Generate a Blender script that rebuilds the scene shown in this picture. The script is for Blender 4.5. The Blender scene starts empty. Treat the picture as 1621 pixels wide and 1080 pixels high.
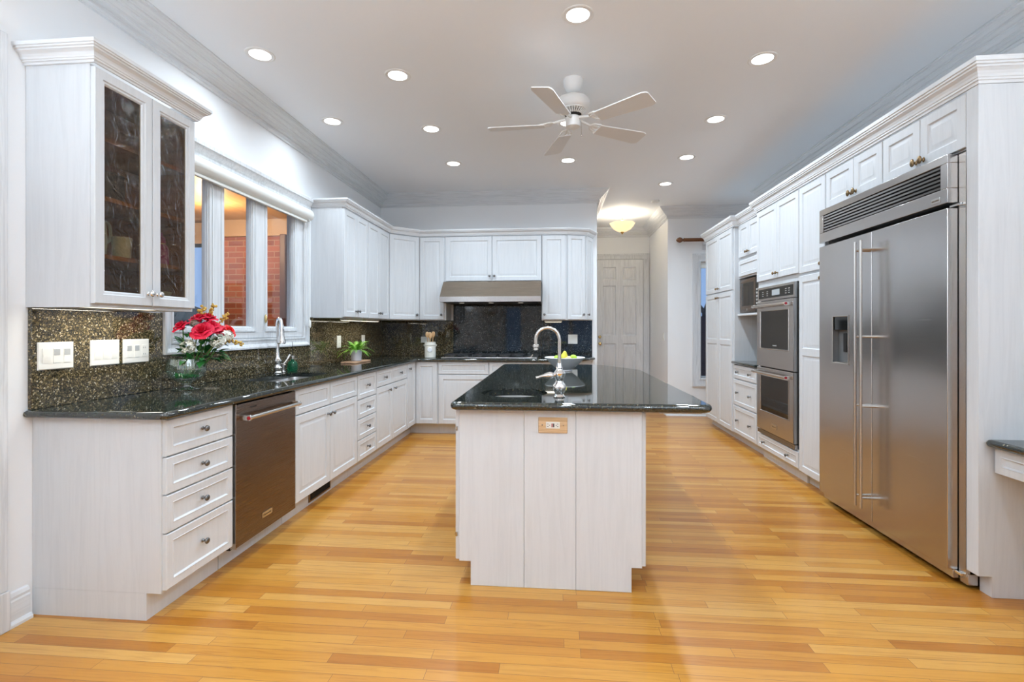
import bpy, bmesh, math, random
from math import pi, sin, cos, radians, atan2, hypot
from mathutils import Vector, Matrix

# ------------------------------------------------------------------ camera, world, exposure
C = bpy.context.scene.collection
sc = bpy.context.scene
cam_d = bpy.data.cameras.new('camera')
cam_d.sensor_width = 36.0
cam_d.lens = 36.0 * 780.0 / 1621.0
cam_d.shift_y = -(540.0 - 520.5) / 1621.0
cam_d.clip_start = 0.05
cam = bpy.data.objects.new('camera', cam_d)
C.objects.link(cam)
cam.location = (0, 0, 1.28)
cam.rotation_euler = (pi / 2, 0, math.atan(70.5 / 780.0))
sc.camera = cam

sc.view_settings.view_transform = 'Standard'
sc.view_settings.look = 'None'
sc.view_settings.gamma = 1.0
sc.view_settings.use_curve_mapping = False
sc.view_settings.exposure = 0.07
try:
    sc.cycles.use_denoising = True
    sc.cycles.max_bounces = 12
    sc.cycles.diffuse_bounces = 6
    sc.cycles.glossy_bounces = 5
    sc.cycles.transmission_bounces = 8
    sc.cycles.transparent_max_bounces = 12
    sc.cycles.caustics_reflective = False
    sc.cycles.caustics_refractive = False
    sc.cycles.sample_clamp_indirect = 6.0
except Exception:
    pass

world = bpy.data.worlds.new('dusk_sky')
sc.world = world
world.use_nodes = True
wn = world.node_tree
bg = wn.nodes['Background']
bg.inputs[0].default_value = (0.34, 0.53, 0.92, 1)
bg.inputs[1].default_value = 0.9

CAN_W = 10.0            # each recessed ceiling light
UNDER_W = 1.2          # each light strip under the wall cabinets
HALL_W = 14.0
PORCH_W = 60.0
WARM = (0.76, 0.885, 1.0)
UP_W = 74.0            # each added, unseen fill uplight in the rear room
REAR_W = 6.0          # each added, unseen fill pendant in the rear room

# room dimensions
XL, XR, YB, CZ = -2.34, 2.62, 6.40, 3.05
YR = -4.0                                   # rear wall behind the camera
HX0, HX1, HY = 0.517, 1.63, 8.86            # hall
NY, NX = 7.42, 5.2                          # breakfast nook window wall / its right wall
WE = 6.45                                   # right wall ends here

# ------------------------------------------------------------------ materials
def mat(name):
    m = bpy.data.materials.new(name); m.use_nodes = True
    return m, m.node_tree.nodes, m.node_tree.links, m.node_tree.nodes['Principled BSDF']

def simple(name, col, rough=0.5, metal=0.0, spec=None, coat=0.0, trans=0.0, ior=None, emit=None, es=0.0, aniso=0.0):
    m, n, l, b = mat(name)
    b.inputs['Base Color'].default_value = (*col, 1)
    b.inputs['Roughness'].default_value = rough
    b.inputs['Metallic'].default_value = metal
    if spec is not None: b.inputs['Specular IOR Level'].default_value = spec
    b.inputs['Coat Weight'].default_value = coat
    b.inputs['Transmission Weight'].default_value = trans
    if ior: b.inputs['IOR'].default_value = ior
    if emit:
        b.inputs['Emission Color'].default_value = (*emit, 1)
        b.inputs['Emission Strength'].default_value = es
    return m

def node(n, t, **kw):
    x = n.new(t)
    for k, v in kw.items(): setattr(x, k, v)
    return x

def ramp(n, stops):
    r = n.new('ShaderNodeValToRGB')
    e = r.color_ramp.elements
    while len(e) < len(stops): e.new(0.5)
    for i, (p, c) in enumerate(stops):
        e[i].position = p; e[i].color = (*c, 1)
    return r

def grain(name, c0, c1, scale, rough=0.4, bump=0.05, dist=1.5, detail=5):
    """painted or stained wood: two tones pulled out along the grain"""
    m, n, l, b = mat(name)
    tc = n.new('ShaderNodeTexCoord'); mp = n.new('ShaderNodeMapping')
    mp.inputs['Scale'].default_value = scale
    l.new(tc.outputs['Object'], mp.inputs['Vector'])
    nz = n.new('ShaderNodeTexNoise'); nz.inputs['Scale'].default_value = 1.0
    nz.inputs['Detail'].default_value = detail; nz.inputs['Roughness'].default_value = 0.65
    nz.inputs['Distortion'].default_value = dist
    l.new(mp.outputs[0], nz.inputs['Vector'])
    r = ramp(n, [(0.32, c0), (0.58, c1)])
    l.new(nz.outputs['Fac'], r.inputs[0]); l.new(r.outputs[0], b.inputs['Base Color'])
    b.inputs['Roughness'].default_value = rough
    bp = n.new('ShaderNodeBump'); bp.inputs['Strength'].default_value = bump; bp.inputs['Distance'].default_value = 0.002
    l.new(nz.outputs['Fac'], bp.inputs['Height']); l.new(bp.outputs[0], b.inputs['Normal'])
    return m

def paint(name, col, rough=0.6):
    m, n, l, b = mat(name)
    b.inputs['Base Color'].default_value = (*col, 1); b.inputs['Roughness'].default_value = rough
    tc = n.new('ShaderNodeTexCoord'); nz = n.new('ShaderNodeTexNoise')
    nz.inputs['Scale'].default_value = 180; nz.inputs['Detail'].default_value = 3
    l.new(tc.outputs['Object'], nz.inputs['Vector'])
    bp = n.new('ShaderNodeBump'); bp.inputs['Strength'].default_value = 0.04; bp.inputs['Distance'].default_value = 0.001
    l.new(nz.outputs['Fac'], bp.inputs['Height']); l.new(bp.outputs[0], b.inputs['Normal'])
    return m

M = {}
M['wall'] = paint('wall_paint', (0.86, 0.88, 0.90))
M['ceiling'] = paint('ceiling_paint', (0.87, 0.90, 0.93), 0.75)
M['cab'] = grain('pickled_white_wood', (0.615, 0.637, 0.66), (0.66, 0.682, 0.705), (26, 26, 1.6), 0.38, 0.04)
M['trim'] = grain('pickled_white_trim', (0.67, 0.69, 0.71), (0.76, 0.78, 0.80), (2.2, 2.2, 60), 0.4, 0.03)
M['trimv'] = grain('pickled_white_casing', (0.58, 0.605, 0.63), (0.74, 0.765, 0.79), (50, 50, 1.8), 0.4, 0.05)
M['halldoor'] = grain('grey_oak_door', (0.66, 0.685, 0.71), (0.80, 0.825, 0.85), (20, 20, 1.2), 0.42, 0.05, 2.5, 6)
M['cabin'] = grain('cabinet_inside_wood', (0.20, 0.10, 0.035), (0.36, 0.19, 0.07), (3, 3, 30), 0.5, 0.03)
M['black'] = simple('black_plastic', (0.012, 0.012, 0.012), 0.35)
M['gap'] = simple('dark_gap', (0.02, 0.02, 0.02), 0.8)
M['chrome'] = simple('chrome', (0.86, 0.86, 0.86), 0.06, 1.0)
M['pewter'] = simple('pewter', (0.20, 0.20, 0.20), 0.28, 1.0)
M['bronze'] = simple('bronze', (0.26, 0.18, 0.10), 0.3, 1.0)
M['brass'] = simple('brass', (0.80, 0.62, 0.30), 0.18, 1.0)
M['nickel'] = simple('brushed_nickel', (0.62, 0.60, 0.57), 0.25, 1.0)
M['whiteplastic'] = simple('white_plastic', (0.82, 0.83, 0.80), 0.35)
M['greyplastic'] = simple('grey_plastic', (0.42, 0.45, 0.47), 0.4)
M['fanwhite'] = simple('white_enamel', (0.80, 0.80, 0.79), 0.35)
M['blade'] = simple('white_blade', (0.76, 0.755, 0.75), 0.45)
M['porcelain'] = simple('white_porcelain', (0.88, 0.90, 0.94), 0.3)
M['crock'] = simple('cream_ceramic', (0.80, 0.79, 0.72), 0.25, coat=0.3)
M['pot'] = simple('pale_grey_pot', (0.66, 0.67, 0.72), 0.5)
M['soil'] = simple('potting_soil', (0.03, 0.02, 0.012), 0.9)
M['spoon'] = grain('spoon_wood', (0.50, 0.28, 0.12), (0.68, 0.45, 0.24), (40, 40, 6), 0.5, 0.03)
M['board'] = grain('board_wood', (0.36, 0.20, 0.12), (0.55, 0.34, 0.21), (40, 4, 40), 0.5, 0.03)
M['rodwood'] = grain('walnut_rod', (0.10, 0.035, 0.012), (0.20, 0.08, 0.03), (3, 40, 40), 0.3, 0.03)
M['outletwood'] = grain('oak_plate', (0.52, 0.33, 0.17), (0.70, 0.50, 0.30), (2, 20, 60), 0.4, 0.03)
M['rose'] = simple('rose_petal', (0.70, 0.008, 0.05), 0.55)
M['rosered'] = simple('red_petal', (0.75, 0.01, 0.015), 0.55)
M['whiteflower'] = simple('white_petal', (0.85, 0.86, 0.78), 0.6)
M['gold'] = simple('yellow_bud', (0.62, 0.40, 0.08), 0.6)
M['leaf'] = simple('rose_leaf', (0.022, 0.14, 0.03), 0.4)
M['stem'] = simple('flower_stem', (0.07, 0.20, 0.03), 0.5)
M['twig'] = simple('twig', (0.22, 0.13, 0.05), 0.7)
M['bead'] = simple('green_beads', (0.03, 0.34, 0.07), 0.2, coat=0.4)
M['glass'] = simple('clear_glass', (1, 1, 1), 0.0, trans=1.0, ior=1.45)
M['greenglass'] = simple('green_glass', (0.02, 0.35, 0.16), 0.03, trans=0.85, ior=1.45)
M['lime'] = simple('lime_skin', (0.35, 0.55, 0.03), 0.35)
M['pear'] = simple('pear_skin', (0.62, 0.58, 0.06), 0.4)
M['peach'] = simple('peach_skin', (0.75, 0.42, 0.20), 0.5)
M['purple'] = simple('purple_plastic', (0.30, 0.035, 0.28), 0.35)
M['jug'] = simple('pale_blue_ceramic', (0.50, 0.66, 0.70), 0.3)
M['slate'] = simple('dark_slate', (0.035, 0.04, 0.055), 0.5)
M['recess'] = simple('recess_plastic', (0.16, 0.165, 0.17), 0.4)
M['red'] = simple('red_enamel', (0.35, 0.01, 0.02), 0.3)
def shade_mat():
    m = bpy.data.materials.new('linen_shade'); m.use_nodes = True
    n, l = m.node_tree.nodes, m.node_tree.links; n.remove(n['Principled BSDF'])
    t_ = n.new('ShaderNodeBsdfTranslucent'); t_.inputs[0].default_value = (.9, .9, .88, 1)
    d_ = n.new('ShaderNodeBsdfDiffuse'); d_.inputs[0].default_value = (.8, .8, .78, 1)
    x_ = n.new('ShaderNodeMixShader'); x_.inputs[0].default_value = .3
    l.new(t_.outputs[0], x_.inputs[1]); l.new(d_.outputs[0], x_.inputs[2]); l.new(x_.outputs[0], n['Material Output'].inputs[0]); return m
M['shade'] = shade_mat()
M['lens'] = simple('light_lens', (0.9, 0.9, 0.9), 0.4, emit=(1, 0.98, 0.95), es=5.0)
M['hoodlens'] = simple('hood_lens', (0.8, 0.8, 0.78), 0.3, emit=(1, .95, .85), es=0.4)
M['strip'] = simple('strip_lens', (0.9, 0.9, 0.85), 0.4, emit=(1.0, 0.93, 0.72), es=2.2)
M['hallglass'] = simple('amber_bowl_glass', (0.85, 0.70, 0.45), 0.35, emit=(1.0, 0.76, 0.42), es=0.9)
M['porchglow'] = simple('porch_bulb', (1, 0.85, 0.6), 0.4, emit=(1.0, 0.72, 0.38), es=6.0)
M['dirtbrass'] = simple('antique_brass', (0.45, 0.28, 0.10), 0.35, 1.0)
M['screen'] = simple('control_glass', (0.008, 0.009, 0.009), 0.06)
M['ovenglass'] = simple('oven_glass', (0.010, 0.009, 0.008), 0.04)
M['legend'] = simple('panel_legend', (0.45, 0.46, 0.46), 0.5)
M['darkiron'] = simple('cast_iron', (0.02, 0.022, 0.024), 0.45)
M['grass'] = simple('dusk_grass', (0.03, 0.05, 0.03), 0.9)
M['hedge'] = simple('dusk_hedge', (0.05, 0.065, 0.06), 0.9)
M['bark'] = simple('bare_bark', (0.05, 0.035, 0.03), 0.9)
M['gardenwall'] = simple('dark_garden_wall', (0.06, 0.025, 0.03), 0.9)
M['porchwood'] = grain('porch_boards', (0.34, 0.19, 0.09), (0.50, 0.30, 0.15), (40, 2, 40), 0.5, 0.04)
M['tan'] = simple('tan_frieze', (0.42, 0.30, 0.20), 0.6)
M['brownmetal'] = simple('brown_downspout', (0.08, 0.03, 0.018), 0.5)

# brushed stainless steel, brush lines along Y / X (horizontal)
def stainless(name, col, rough=0.24):
    m, n, l, b = mat(name)
    b.inputs['Base Color'].default_value = (*col, 1); b.inputs['Metallic'].default_value = 1.0
    tc = n.new('ShaderNodeTexCoord'); mp = n.new('ShaderNodeMapping'); mp.inputs['Scale'].default_value = (3, 3, 900)
    nz = n.new('ShaderNodeTexNoise'); nz.inputs['Scale'].default_value = 1.0; nz.inputs['Detail'].default_value = 2
    l.new(tc.outputs['Object'], mp.inputs[0]); l.new(mp.outputs[0], nz.inputs['Vector'])
    mr = n.new('ShaderNodeMapRange'); mr.inputs[3].default_value = rough - 0.05; mr.inputs[4].default_value = rough + 0.06
    l.new(nz.outputs['Fac'], mr.inputs[0]); l.new(mr.outputs[0], b.inputs['Roughness'])
    n2 = n.new('ShaderNodeTexNoise'); n2.inputs['Scale'].default_value = 2.6; n2.inputs['Detail'].default_value = 1
    l.new(tc.outputs['Object'], n2.inputs['Vector'])
    bp = n.new('ShaderNodeBump'); bp.inputs['Strength'].default_value = 0.12; bp.inputs['Distance'].default_value = 0.02
    l.new(n2.outputs['Fac'], bp.inputs['Height']); l.new(bp.outputs[0], b.inputs['Normal'])
    return m
M['steel'] = stainless('stainless_steel', (0.53, 0.51, 0.50))
M['steeldark'] = stainless('warm_stainless_steel', (0.20, 0.155, 0.13), 0.27)
M['hoodsteel'] = stainless('hood_steel', (0.44, 0.36, 0.28), 0.26)
M['sinksteel'] = simple('sink_steel', (0.62, 0.62, 0.62), 0.28, 1.0)

# speckled dark granite
def granite(name, base, flecks, ior=1.8, scale=150):
    m, n, l, b = mat(name)
    tc = n.new('ShaderNodeTexCoord')
    v1 = n.new('ShaderNodeTexVoronoi'); v1.inputs['Scale'].default_value = scale
    l.new(tc.outputs['Object'], v1.inputs['Vector'])
    sp = n.new('ShaderNodeSeparateColor'); l.new(v1.outputs['Color'], sp.inputs[0])
    r = ramp(n, [(0.0, base)] + flecks); r.color_ramp.interpolation = 'CONSTANT'
    l.new(sp.outputs[0], r.inputs[0])
    v2 = n.new('ShaderNodeTexVoronoi'); v2.inputs['Scale'].default_value = scale * 2.7
    l.new(tc.outputs['Object'], v2.inputs['Vector'])
    s2 = n.new('ShaderNodeSeparateColor'); l.new(v2.outputs['Color'], s2.inputs[0])
    r2 = ramp(n, [(0.0, base)] + [(min(p + 0.03, 0.99), tuple(q * 0.8 for q in c)) for p, c in flecks]); r2.color_ramp.interpolation = 'CONSTANT'
    l.new(s2.outputs[0], r2.inputs[0])
    mx = n.new('ShaderNodeMix'); mx.data_type = 'RGBA'; mx.blend_type = 'LIGHTEN'; mx.inputs[0].default_value = 1.0
    l.new(r.outputs[0], mx.inputs[6]); l.new(r2.outputs[0], mx.inputs[7])
    l.new(mx.outputs[2], b.inputs['Base Color'])
    b.inputs['Roughness'].default_value = 0.035
    b.inputs['IOR'].default_value = ior
    return m
M['granite'] = granite('dark_green_granite', (0.010, 0.014, 0.014),
    [(0.66, (0.018, 0.026, 0.024)), (0.88, (0.036, 0.046, 0.036)), (0.955, (0.075, 0.07, 0.04)), (0.985, (0.18, 0.16, 0.10))])
M['backstone'] = granite('polished_black_granite', (0.007, 0.010, 0.013),
    [(0.66, (0.020, 0.028, 0.032)), (0.86, (0.045, 0.055, 0.058)), (0.95, (0.11, 0.12, 0.12)), (0.985, (0.30, 0.31, 0.30))], 1.5, 170)
M['slab'] = granite('gold_fleck_granite', (0.014, 0.015, 0.013),
    [(0.52, (0.045, 0.038, 0.022)), (0.74, (0.12, 0.095, 0.045)), (0.88, (0.28, 0.22, 0.12)), (0.965, (0.48, 0.43, 0.32))], 1.62, 175)

# strip oak floor, boards along X
def oak_floor():
    m, n, l, b = mat('strip_oak_floor')
    tc = n.new('ShaderNodeTexCoord')
    br = n.new('ShaderNodeTexBrick')
    br.offset = 0.37; br.offset_frequency = 2; br.squash = 0.72; br.squash_frequency = 3
    br.inputs['Scale'].default_value = 1.0
    br.inputs['Brick Width'].default_value = 0.92
    br.inputs['Row Height'].default_value = 0.057
    br.inputs['Mortar Size'].default_value = 0.0009
    br.inputs['Mortar Smooth'].default_value = 0.1
    br.inputs['Bias'].default_value = 0.0
    br.inputs['Color1'].default_value = (0, 0, 0, 1); br.inputs['Color2'].default_value = (1, 1, 1, 1)
    br.inputs['Mortar'].default_value = (0.5, 0.5, 0.5, 1)
    l.new(tc.outputs['Object'], br.inputs['Vector'])
    # shift grain per board
    sx = n.new('ShaderNodeSeparateXYZ'); l.new(tc.outputs['Object'], sx.inputs[0])
    cb = n.new('ShaderNodeCombineXYZ')
    mul = node(n, 'ShaderNodeMath', operation='MULTIPLY'); mul.inputs[1].default_value = 37.0
    sb = n.new('ShaderNodeSeparateColor'); l.new(br.outputs['Color'], sb.inputs[0])
    l.new(sb.outputs[0], mul.inputs[0])
    l.new(sx.outputs[0], cb.inputs[0]); l.new(sx.outputs[1], cb.inputs[1]); l.new(mul.outputs[0], cb.inputs[2])
    mp = n.new('ShaderNodeMapping'); mp.inputs['Scale'].default_value = (2.2, 46, 1)
    l.new(cb.outputs[0], mp.inputs[0])
    nz = n.new('ShaderNodeTexNoise'); nz.inputs['Scale'].default_value = 1.0; nz.inputs['Detail'].default_value = 6
    nz.inputs['Roughness'].default_value = 0.62; nz.inputs['Distortion'].default_value = 1.6
    l.new(mp.outputs[0], nz.inputs['Vector'])
    board = ramp(n, [(0.0, (0.41, 0.150, 0.017)), (0.3, (0.495, 0.205, 0.028)), (0.6, (0.55, 0.25, 0.037)), (1.0, (0.60, 0.315, 0.074))])
    l.new(sb.outputs[0], board.inputs[0])
    gr = ramp(n, [(0.28, (0.72, 0.62, 0.50)), (0.52, (1, 1, 1))])
    l.new(nz.outputs['Fac'], gr.inputs[0])
    mx = n.new('ShaderNodeMix'); mx.data_type = 'RGBA'; mx.blend_type = 'MULTIPLY'; mx.inputs[0].default_value = 0.8
    l.new(board.outputs[0], mx.inputs[6]); l.new(gr.outputs[0], mx.inputs[7])
    m2 = n.new('ShaderNodeMix'); m2.data_type = 'RGBA'; m2.blend_type = 'MIX'
    l.new(br.outputs['Fac'], m2.inputs[0]); l.new(mx.outputs[2], m2.inputs[6]); m2.inputs[7].default_value = (0.20, 0.09, 0.03, 1)
    l.new(m2.outputs[2], b.inputs['Base Color'])
    b.inputs['Roughness'].default_value = 0.30
    b.inputs['Coat Weight'].default_value = 0.25; b.inputs['Coat Roughness'].default_value = 0.14; b.inputs['Specular IOR Level'].default_value = 0.35
    bp = n.new('ShaderNodeBump'); bp.inputs['Strength'].default_value = 0.05; bp.inputs['Distance'].default_value = 0.002
    l.new(nz.outputs['Fac'], bp.inputs['Height']); l.new(bp.outputs[0], b.inputs['Normal'])
    return m
M['floor'] = oak_floor()

def brickmat():
    m, n, l, b = mat('porch_brick')
    tc = n.new('ShaderNodeTexCoord'); mp = n.new('ShaderNodeMapping'); mp.inputs['Rotation'].default_value = (radians(-90), 0, 0)
    br = n.new('ShaderNodeTexBrick'); br.inputs['Scale'].default_value = 1.0
    br.inputs['Brick Width'].default_value = 0.215; br.inputs['Row Height'].default_value = 0.075; br.inputs['Mortar Size'].default_value = 0.006
    br.inputs['Color1'].default_value = (0.36, 0.11, 0.055, 1); br.inputs['Color2'].default_value = (0.20, 0.055, 0.032, 1)
    br.inputs['Mortar'].default_value = (0.34, 0.22, 0.15, 1)
    l.new(tc.outputs['Object'], mp.inputs[0]); l.new(mp.outputs[0], br.inputs['Vector']); l.new(br.outputs['Color'], b.inputs['Base Color'])
    b.inputs['Roughness'].default_value = 0.8
    return m
M['brick'] = brickmat()

def pane_mat(name, tint, gloss, wavy=False):
    """thin pane: lets light straight through, reflects by angle"""
    m = bpy.data.materials.new(name); m.use_nodes = True
    n, l = m.node_tree.nodes, m.node_tree.links
    n.remove(n['Principled BSDF']); out = n['Material Output']
    tr = n.new('ShaderNodeBsdfTransparent'); tr.inputs[0].default_value = (*tint, 1)
    gl = n.new('ShaderNodeBsdfGlossy'); gl.inputs['Roughness'].default_value = 0.02
    lw = n.new('ShaderNodeLayerWeight'); lw.inputs['Blend'].default_value = 0.5
    pw = node(n, 'ShaderNodeMath', operation='POWER'); pw.inputs[1].default_value = 5.0; l.new(lw.outputs['Facing'], pw.inputs[0])
    fr = n.new('ShaderNodeMapRange'); fr.inputs[3].default_value = gloss; fr.inputs[4].default_value = 1.0; l.new(pw.outputs[0], fr.inputs[0])
    mx = n.new('ShaderNodeMixShader')
    l.new(fr.outputs[0], mx.inputs[0]); l.new(tr.outputs[0], mx.inputs[1]); l.new(gl.outputs[0], mx.inputs[2]); l.new(mx.outputs[0], out.inputs[0])
    if wavy:
        tc = n.new('ShaderNodeTexCoord'); mp = n.new('ShaderNodeMapping'); mp.inputs['Scale'].default_value = (1, 1, 0.7)
        wv = n.new('ShaderNodeTexNoise'); wv.inputs['Scale'].default_value = 13; wv.inputs['Detail'].default_value = 2; wv.inputs['Distortion'].default_value = 2.2
        l.new(tc.outputs['Object'], mp.inputs[0]); l.new(mp.outputs[0], wv.inputs['Vector'])
        bp = n.new('ShaderNodeBump'); bp.inputs['Strength'].default_value = 0.65; bp.inputs['Distance'].default_value = 0.02
        l.new(wv.outputs['Fac'], bp.inputs['Height']); l.new(bp.outputs[0], gl.inputs['Normal']); l.new(bp.outputs[0], lw.inputs['Normal'])
    return m
M['pane'] = pane_mat('window_pane', (0.96, 0.97, 0.97), 0.07)
M['vase'] = pane_mat('vase_glass', (0.86, 0.94, 0.91), 0.22)
M['wavy'] = pane_mat('wavy_cabinet_glass', (0.74, 0.64, 0.50), 0.05, True)

# ------------------------------------------------------------------ geometry helpers
class MB:
    def __init__(s): s.v = []; s.f = []
    def add(s, vs, fs):
        k = len(s.v); s.v += [tuple(p) for p in vs]; s.f += [tuple(i + k for i in f) for f in fs]; return s
    def box(s, x0, x1, y0, y1, z0, z1):
        x0, x1 = sorted((x0, x1)); y0, y1 = sorted((y0, y1)); z0, z1 = sorted((z0, z1))
        v = [(x, y, z) for z in (z0, z1) for y in (y0, y1) for x in (x0, x1)]
        return s.add(v, [(0, 2, 3, 1), (4, 5, 7, 6), (0, 1, 5, 4), (2, 6, 7, 3), (0, 4, 6, 2), (1, 3, 7, 5)])
    def loops(s, L, cap0=True, cap1=True, closed=True):
        n = len(L[0]); vs = [p for q in L for p in q]; fs = []
        for a in range(len(L) - 1):
            for i in range(n if closed else n - 1):
                j = (i + 1) % n
                fs.append((a * n + i, a * n + j, (a + 1) * n + j, (a + 1) * n + i))
        if cap0: fs.append(tuple(range(n))[::-1])
        if cap1: fs.append(tuple((len(L) - 1) * n + i for i in range(n)))
        return s.add(vs, fs)
    def prism(s, poly, z0, z1):
        return s.loops([[(x, y, z0) for x, y in poly], [(x, y, z1) for x, y in poly]])
    def lathe(s, prof, o=(0, 0, 0), ax=(0, 0, 1), seg=20, cap=True, sx=1.0, ribs=0, ribd=0.0):
        A = Vector(ax).normalized(); t = Vector((1, 0, 0)) if abs(A.x) < 0.9 else Vector((0, 1, 0))
        U = A.cross(t).normalized(); W = A.cross(U); o = Vector(o); L = []
        for r, h in prof:
            q = []
            for k in range(seg):
                a = 2 * pi * k / seg; rr = r * (1 + (ribd * cos(ribs * a) if ribs else 0))
                q.append(o + U * (rr * cos(a) * sx) + W * (rr * sin(a)) + A * h)
            L.append(q)
        return s.loops(L, cap, cap)
    def tube(s, pts, r, seg=10, cap=True):
        pts = [Vector(p) for p in pts]; n = len(pts)
        rs = r if isinstance(r, (list, tuple)) else [r] * n
        L = []; U = None
        for i in range(n):
            d = (pts[min(i + 1, n - 1)] - pts[max(i - 1, 0)]).normalized()
            if U is None:
                t = Vector((0, 0, 1)) if abs(d.z) < 0.9 else Vector((1, 0, 0)); U = d.cross(t).normalized()
            else:
                U = (U - d * U.dot(d)).normalized()
            W = d.cross(U)
            L.append([pts[i] + (U * cos(2 * pi * k / seg) + W * sin(2 * pi * k / seg)) * rs[i] for k in range(seg)])
        return s.loops(L, cap, cap)
    def ball(s, c, rx, ry=None, rz=None, seg=14, rings=9):
        ry = ry or rx; rz = rz or rx; L = []
        for a in range(rings + 1):
            t = -pi / 2 + pi * a / rings; t = max(min(t, pi / 2 - 0.02), -pi / 2 + 0.02)
            L.append([(c[0] + rx * cos(t) * cos(2 * pi * k / seg), c[1] + ry * cos(t) * sin(2 * pi * k / seg), c[2] + rz * sin(t)) for k in range(seg)])
        return s.loops(L)
    def sweep(s, prof, path, closed=False):
        """profile (out, z) carried along a plan path; out = right of travel"""
        n = len(path); L = []
        for i in range(n):
            p = Vector(path[i])
            def nrm(a, b):
                d = (Vector(b) - Vector(a)).normalized(); return Vector((d.y, -d.x))
            if closed: n1, n2 = nrm(path[i - 1], path[i]), nrm(path[i], path[(i + 1) % n])
            else:
                n1 = nrm(path[i - 1], path[i]) if i > 0 else None
                n2 = nrm(path[i], path[i + 1]) if i < n - 1 else None
                n1 = n1 or n2; n2 = n2 or n1
            mi = (n1 + n2) / (1 + n1.dot(n2))
            L.append([(p.x + mi.x * o, p.y + mi.y * o, z) for o, z in prof])
        if closed: L.append(L[0])
        return s.loops(L, not closed, not closed)
    def build(s, name, m, parent=None, bevel=0.0, seg=2, sharp=32, base=None):
        me = bpy.data.meshes.new(name)
        off = Vector((0, 0, 0))
        if parent is None:
            if base is not None: off = Vector(base)
            else:
                xs, ys, zs = zip(*s.v); off = Vector(((min(xs) + max(xs)) / 2, (min(ys) + max(ys)) / 2, min(zs)))
        me.from_pydata([Vector(p) - off for p in s.v], [], s.f)
        bm = bmesh.new(); bm.from_mesh(me)
        bmesh.ops.recalc_face_normals(bm, faces=bm.faces)
        bm.to_mesh(me); bm.free()
        me.polygons.foreach_set('use_smooth', [True] * len(me.polygons))
        me.set_sharp_from_angle(angle=radians(sharp))
        o = bpy.data.objects.new(name, me); C.objects.link(o)
        if isinstance(m, str): m = M[m]
        me.materials.append(m)
        if parent is None: o.location = off
        else: attach(o, parent)
        if bevel:
            b = o.modifiers.new('bevel', 'BEVEL'); b.width = bevel; b.segments = seg; b.limit_method = 'ANGLE'; b.angle_limit = radians(40)
            b.harden_normals = False
        return o

def world_of(o):
    mt = Matrix.Identity(4)
    while o is not None:
        mt = o.matrix_parent_inverse @ Matrix.LocRotScale(o.location, o.rotation_euler, o.scale) @ mt if o.parent else Matrix.LocRotScale(o.location, o.rotation_euler, o.scale) @ mt
        o = o.parent
    return mt
def attach(o, parent):
    o.parent = parent; o.matrix_parent_inverse = world_of(parent).inverted()

def tag(o, label, cat, group=None, kind=None):
    o['label'] = label; o['category'] = cat
    if group: o['group'] = group
    if kind: o['kind'] = kind
    return o
def thing(name, label, cat, loc, group=None, kind=None):
    o = bpy.data.objects.new(name, None); o.empty_display_size = 0.05; C.objects.link(o); o.location = loc
    return tag(o, label, cat, group, kind)
def struct(name, mb, m, label=None, cat=None, bevel=0):
    o = mb.build(name, m, bevel=bevel, sharp=16); o['kind'] = 'structure'
    o['label'] = label; o['category'] = cat
    return o

def offset_poly(P, d):
    """inward offset of a counter-clockwise polygon"""
    n = len(P); R = []
    for i in range(n):
        a, b, c = Vector(P[i - 1]), Vector(P[i]), Vector(P[(i + 1) % n])
        d1 = (b - a).normalized(); d2 = (c - b).normalized()
        n1 = Vector((-d1.y, d1.x)); n2 = Vector((-d2.y, d2.x))
        k = max(1 + n1.dot(n2), 0.25)
        q = b + (n1 + n2) / k * d; R.append((q.x, q.y))
    return R
def fillet(P, rads, seg=6):
    R = []; n = len(P)
    for i in range(n):
        r = rads.get(i, 0)
        if not r: R.append(P[i]); continue
        a, b, c = Vector(P[i - 1]), Vector(P[i]), Vector(P[(i + 1) % n])
        u = (a - b).normalized(); w = (c - b).normalized()
        ang = u.angle(w); t = r / math.tan(ang / 2)
        ctr = b + (u + w).normalized() * (r / sin(ang / 2))
        p0 = b + u * t - ctr; p1 = b + w * t - ctr
        a0 = atan2(p0.y, p0.x); a1 = atan2(p1.y, p1.x)
        da = (a1 - a0 + pi) % (2 * pi) - pi
        for k in range(seg + 1):
            q = a0 + da * k / seg; R.append((ctr.x + r * cos(q), ctr.y + r * sin(q)))
    return R
def fill_holes(outer, holes, z):
    bm = bmesh.new(); es = []
    for lp in [outer] + holes:
        vs = [bm.verts.new((x, y, z)) for x, y in lp]
        es += [bm.edges.new((vs[i], vs[(i + 1) % len(vs)])) for i in range(len(vs))]
    bmesh.ops.triangle_fill(bm, edges=es, use_beauty=True, use_dissolve=False)
    bm.verts.index_update()
    v = [tuple(q.co) for q in bm.verts]; f = [tuple(q.index for q in p.verts) for p in bm.faces]
    bm.free(); return v, f
def slab(mb, P, z0, z1, holes=[], r=None):
    """stone top with a rounded (bullnose) edge all round"""
    r = r or (z1 - z0) / 2; zc = (z0 + z1) / 2; L = []
    N = 6
    for k in range(N + 1):
        a = -pi / 2 + pi * k / N
        q = offset_poly(P, r * (1 - cos(a))); L.append([(x, y, zc + (z1 - z0) / 2 * sin(a)) for x, y in q])
    mb.loops(L, False, False)
    ins = offset_poly(P, r)
    for z in (z0, z1): mb.add(*fill_holes(ins, holes, z))
    for h in holes: mb.loops([[(x, y, z0) for x, y in h], [(x, y, z1) for x, y in h]], False, False)
    return mb

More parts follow.
